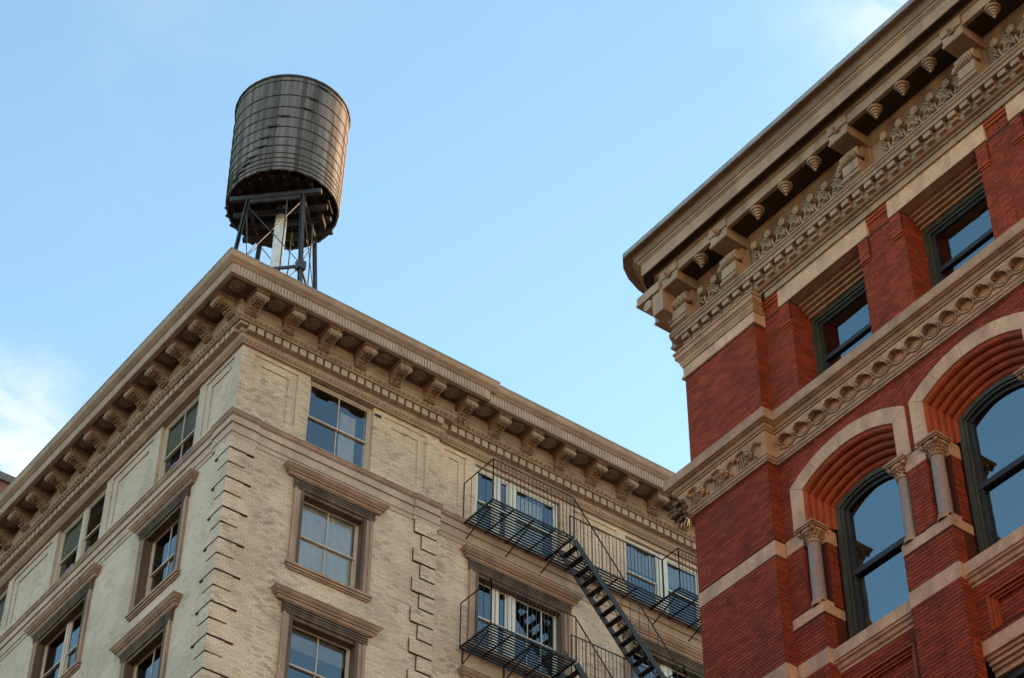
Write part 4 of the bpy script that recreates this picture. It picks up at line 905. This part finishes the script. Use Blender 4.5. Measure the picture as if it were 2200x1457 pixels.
# grotesque mask projecting from the far corner under the sill
m = MB(); rk = random.Random(9); O = Vector((XP-0.06, YE+0.10, 25.22))
for k in range(46):                             # a clump of curling leaves round a small head
    a_ = rk.uniform(-0.4, PI*0.9)+PI/2*0.6; rr_ = rk.uniform(0.05, 0.30); zz = rk.uniform(-0.24, 0.2); f_ = 1-abs(zz-0.05)*1.6
    d_ = Vector((math.cos(a_), math.sin(a_), 0)); p0 = O+d_*rr_*0.5*f_+Vector((0, 0, zz)); p1 = O+d_*(rr_+0.05)*f_+Vector((0, 0, zz-0.05)); p2 = O+d_*(rr_+0.09)*f_+Vector((0, 0, zz-0.12))
    m.tube([p0, p1, p2], 0.03, 5, rads=[0.035, 0.032, 0.010])
m.ball(O+Vector((-0.06, 0.12, -0.02)), 0.12, 9, 6); m.ball(O+Vector((-0.10, 0.24, -0.10)), 0.06, 7, 5)
obj('corner_mask', m, 'sooty', sc)

# --- cornice
cap = obj('pier_cap', MB().sweep([(-0.05, 28.83), (0.15, 28.82), (0.15, 28.78), (0.125, 28.765), (0.125, 28.665), (0.10, 28.655), (0.10, 28.63), (0.07, 28.60), (0.065, 28.55), (0.04, 28.50), (0.04, 28.47), (-0.05, 28.46)], rpath(YPR-0.05)), 'sand_d', RB)
obj('necking', MB().sweep([(-0.05, 28.458), (0.022, 28.458), (0.022, 28.245), (0.05, 28.235), (0.05, 28.19), (0.03, 28.18), (-0.05, 28.18)], rpath(YPR-0.05)), 'sand', cap)
arch_ = obj('architrave', MB().sweep([(-0.02, 28.985), (0.115, 28.985), (0.115, 28.93), (0.09, 28.92), (0.075, 28.895), (0.075, 28.765), (0.09, 28.755), (0.09, 28.738), (-0.02, 28.738)], [P(XR, YPR-0.17, -1, 0), P(XR, YN, -1, 0)]), 'tan', RB)
def side(o):                                     # the cornice swells outward as it turns the far corner
    return None
def kpath(near=YN, bulge=1.0):
    def pt(ax, ay): return lambda o: (XP+ax*o, YE+ay*o) if o > 0 else (XP-o*0.8, YE+o)
    return [lambda o: (25.0, YE+1.75*o if o > 0 else YE+o), pt(1.4, 1.75), pt(0.6, 1.74), pt(0.05, 1.66), pt(-0.4, 1.50), pt(-0.75, 1.28), pt(-1, 1.0), P(XP, near, -1, 0)]
bed = obj('bed_band', MB().sweep([(-0.45, 29.185), (-0.02, 29.185), (-0.02, 28.99), (-0.04, 28.975), (-0.06, 28.95), (-0.12, 28.94), (-0.12, 28.90), (-0.45, 28.90)], [P(25, YE, 0, 1), P(XP, YE, -1, 1), P(XP, YN, -1, 0)]), 'tan', RB)
obj('ledge', MB().sweep([(-0.45, 29.37), (0.17, 29.36), (0.18, 29.35), (0.18, 29.32), (0.155, 29.305), (0.145, 29.275), (0.125, 29.265), (0.125, 29.255), (0.115, 29.25), (0.115, 29.187), (-0.45, 29.187)], kpath()), 'tan', RB)
dmesh = MB().box((-0.11, -0.0825, 0.0), (0.02, 0.0825, 0.108)).box((-0.045, -0.0825, -0.09), (0.02, 0.0825, -0.002)).tube([(-0.045, -0.083, -0.07), (-0.045, 0.083, -0.07)], 0.022, 8).mesh('dentil')
k = 0
while 21.92-0.2865*k > YN+0.2:
    put('dentil', dmesh, (XP+0.018, 21.92-0.2865*k, 29.075), 'tan', RB); k += 1
obj('frieze_panel', MB().sweep([(-0.6, 30.64), (-0.32, 30.64), (-0.32, 29.36), (-0.6, 29.36)], [P(25, YE, 0, 1), P(XP, YE, -1, 1), P(XP, YN, -1, 0)]), 'tan', RB)
obj('side_frieze', MB().box((20.74, 21.70, 29.372), (25, 22.30, 30.642)), 'tan', RB)
obj('bed_moulding', MB().sweep([(-0.5, 30.632), (-0.20, 30.632), (-0.20, 30.60), (-0.225, 30.585), (-0.24, 30.555), (-0.275, 30.53), (-0.275, 30.505), (-0.295, 30.50), (-0.295, 30.46), (-0.5, 30.46)], [P(25, YE, 0, 1), P(XP, YE, -1, 1), P(XP, YN, -1, 0)]), 'tan', RB)
cw = obj('cornice', MB().sweep([(-0.5, 30.70), (0.29, 30.86), (0.31, 30.865), (0.31, 30.885), (0.335, 30.895), (0.36, 30.935), (0.37, 30.96), (0.485, 30.96), (0.485, 30.925), (0.51, 30.925), (0.51, 31.205), (0.53, 31.215), (0.53, 31.24), (0.555, 31.25), (0.56, 31.285), (0.585, 31.295), (0.585, 31.30), (-0.5, 31.30)], kpath()), 'tan', RB)
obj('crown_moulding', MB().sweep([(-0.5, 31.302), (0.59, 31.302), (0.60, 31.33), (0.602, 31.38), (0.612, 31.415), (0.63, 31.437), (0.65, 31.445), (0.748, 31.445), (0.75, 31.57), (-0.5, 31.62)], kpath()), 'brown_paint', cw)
obj('fascia', MB().sweep([(0.2, 30.87), (0.28, 30.858), (0.28, 30.634), (0.2, 30.634)], kpath()), 'tan', cw)
obj('flashing', MB().sweep([(0.3, 31.60), (0.745, 31.585), (0.757, 31.575), (0.757, 31.46), (0.7515, 31.46), (0.7515, 31.57), (0.3, 31.59)], kpath()), 'lead', cw)
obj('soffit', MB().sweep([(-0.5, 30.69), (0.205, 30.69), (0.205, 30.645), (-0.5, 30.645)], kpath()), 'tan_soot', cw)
obj('drip_soffit', MB().sweep([(0.33, 30.958), (0.484, 30.958), (0.484, 30.952), (0.375, 30.952), (0.366, 30.93), (0.342, 30.892), (0.336, 30.894), (0.33, 30.91)], kpath()), 'tan_soot', cw)  # thin dark overlay, the corona's underside shade put into its colour
def bracket():
    m = MB()                                     # local: front is -x, origin on the frieze plane (x=20.72), z absolute
    m.box((-0.615, -0.225, 30.405), (0.0, 0.225, 30.66)); m.box((-0.64, -0.235, 30.66), (-0.3, 0.235, 30.85))
    m.tube([(-0.615, -0.235, 30.43), (-0.615, 0.235, 30.43)], 0.035, 8)
    for (r_, x, l_) in ((0.085, -0.64, 0.03), (0.065, -0.67, 0.03), (0.045, -0.70, 0.03), (0.025, -0.73, 0.025)): m.lathe([(r_*0.85, 0), (r_, l_*0.35), (r_*0.9, l_*0.8), (r_*0.6, l_), (0, l_)], (x, 0.0, 30.66), (-1, 0, 0), 12)
    for k in range(8):                           # ribbed roll
        y = -0.19+0.054*k; R = 0.135-0.004*abs(k-3); m.lathe([(R*0.72, -0.027), (R*0.96, -0.016), (R, 0), (R*0.96, 0.016), (R*0.72, 0.027)], (-0.34, y, 30.10), (0, 1, 0), 14)
    m.tube([(-0.34, -0.21, 30.10), (-0.34, 0.21, 30.10)], 0.10, 10)
    m.ball((-0.34, 0.27, 30.07), 0.075, 8, 6); m.ball((-0.36, 0.32, 30.04), 0.04, 6, 5)
    for (x, r_) in ((-0.24, 0.12), (-0.16, 0.135), (-0.08, 0.12), (-0.01, 0.10)): m.lathe([(r_*0.7, -0.045), (r_, -0.01), (r_, 0.02), (r_*0.7, 0.045)], (x, 0.0, 30.27+0.04*(x+0.24)), (1, 0, 0.25), 12)
    m.box((-0.20, -0.16, 29.66), (0.0, 0.16, 30.4))
    m.box((-0.42, -0.19, 29.70), (0.0, 0.19, 29.92)); m.prism([(-0.43, 29.52), (-0.43, 29.60), (-0.40, 29.70), (0, 29.70), (0, 29.36), (-0.36, 29.46)], lambda x, z, y: (x, y, z), -0.21, 0.21)
    m.tube([(-0.43, -0.215, 29.56), (-0.43, 0.215, 29.56)], 0.04, 8); m.box((-0.08, -0.21, 29.37), (0.0, 0.21, 30.46))
    return m
c0 = Vector((0, 0, 30.1)); bme = bracket().mesh('bracket', c0)
BRK = [22.02, 20.60, 17.37, 14.55, 11.75, 9.0]
for y in BRK: put('bracket', bme, (20.72, y, 30.1), 'tan', RB)
for (x0, x1, y1) in ((20.03, 20.42, 22.90), (20.62, 21.02, 23.06), (21.45, 21.85, 23.08)):
    mb = MB(); mb.box((x0, 22.26, 30.43), (x1, y1, 30.642)); mb.tube([(x0-0.01, y1, 30.45), (x1+0.01, y1, 30.45)], 0.03, 8); mb.tube([(x0+0.02, 22.62, 30.28), (x1-0.02, 22.62, 30.28)], 0.12, 10); mb.box((x0+0.04, 22.2, 29.9), (x1-0.04, 22.5, 30.429))
    if x0 > 20.5: mb.box((x0, 22.2, 29.45), (x1, 22.62, 29.68)); mb.tube([(x0-0.01, 22.62, 29.5), (x1+0.01, 22.62, 29.5)], 0.04, 8)
    obj('bracket', mb, 'tan', RB)
pme = MB().lathe([(0.0, 0.0), (0.135, 0.0), (0.14, 0.03), (0.125, 0.055), (0.092, 0.058), (0.102, 0.075), (0.096, 0.105), (0.068, 0.11), (0.077, 0.13), (0.07, 0.155), (0.046, 0.16), (0.054, 0.18), (0.045, 0.205), (0.02, 0.21), (0.03, 0.235), (0.018, 0.26), (0.0, 0.27)], (0, 0, 0), (0, 0, -1), 18, False).mesh('pendant')
for y in (21.28, 19.69, 18.93, 18.16, 16.59, 15.92, 15.26, 13.76, 13.1, 12.45, 10.9, 10.3): put('pendant', pme, (20.27, y, 30.643), 'tan', RB)
put('pendant', pme, (20.24, 22.55, 30.643), 'tan', RB)
def scroll():
    m = MB(); m.lathe([(0.05, 0.0), (0.062, 0.10), (0.075, 0.115), (0.072, 0.13), (0.055, 0.13), (0.05, 0.118), (0.035, 0.118), (0.03, 0.135), (0.012, 0.14), (0.0, 0.14)], (0, 0, 0.0), (-1, 0, 0), 16)
    m.tube([(-0.06, -0.05, 0.03), (-0.08, -0.16, 0.03), (-0.06, -0.26, -0.03), (-0.03, -0.32, -0.12)], 0.013, 6); m.tube([(-0.03, 0.0, -0.06), (-0.05, -0.02, -0.16), (-0.04, -0.05, -0.26)], 0.018, 6)
    m.tube([(-0.03, -0.08, -0.2), (-0.06, -0.15, -0.12), (-0.05, -0.22, -0.1), (-0.04, -0.24, -0.17)], 0.02, 6, rads=[0.01, 0.022, 0.025, 0.012])
    m.tube([(-0.03, -0.05, -0.25), (-0.06, -0.13, -0.22), (-0.05, -0.2, -0.24)], 0.02, 6, rads=[0.01, 0.024, 0.012]); m.tube([(-0.03, 0.02, -0.2), (-0.05, 0.09, -0.14), (-0.04, 0.12, -0.09)], 0.018, 6, rads=[0.012, 0.02, 0.01])
    for (y, z, r_) in ((0.1, -0.04, 0.028), (0.13, 0.0, 0.02), (-0.12, -0.06, 0.025), (-0.3, -0.15, 0.028), (0.06, -0.1, 0.03), (-0.1, -0.3, 0.03), (0.03, -0.3, 0.03)): m.ball((-0.04, y, z), r_, 6, 4)
    return m
scm = scroll().mesh('scroll_ornament')
y = 21.66
while y > YN+0.4:
    if all(abs(y-b) > 0.30 for b in BRK): put('scroll_ornament', scm, (20.70, y, 30.24), 'tan', RB, scale=(1.25, 1.12, 1.25))
    y -= 0.379

# ================================================================== DISTANT BUILDING
DB = thing('brick_building', (25, 75, 0), 'distant dark red brick building with pale coping at the left edge', 'building')
obj('wall', MB().box((12, 75, 0), (32, 90, 63.1)), 'farbrick', DB)
obj('coping', MB().box((11.9, 74.85, 63.1), (32.1, 90.1, 63.5)), 'coping', DB)
obj('finial', MB().lathe([(0.3, 0), (0.3, 0.3), (0.15, 0.45), (0.32, 0.8), (0.2, 1.05), (0, 1.2)], (26.75, 75.4, 63.45), n=12), 'coping', DB)
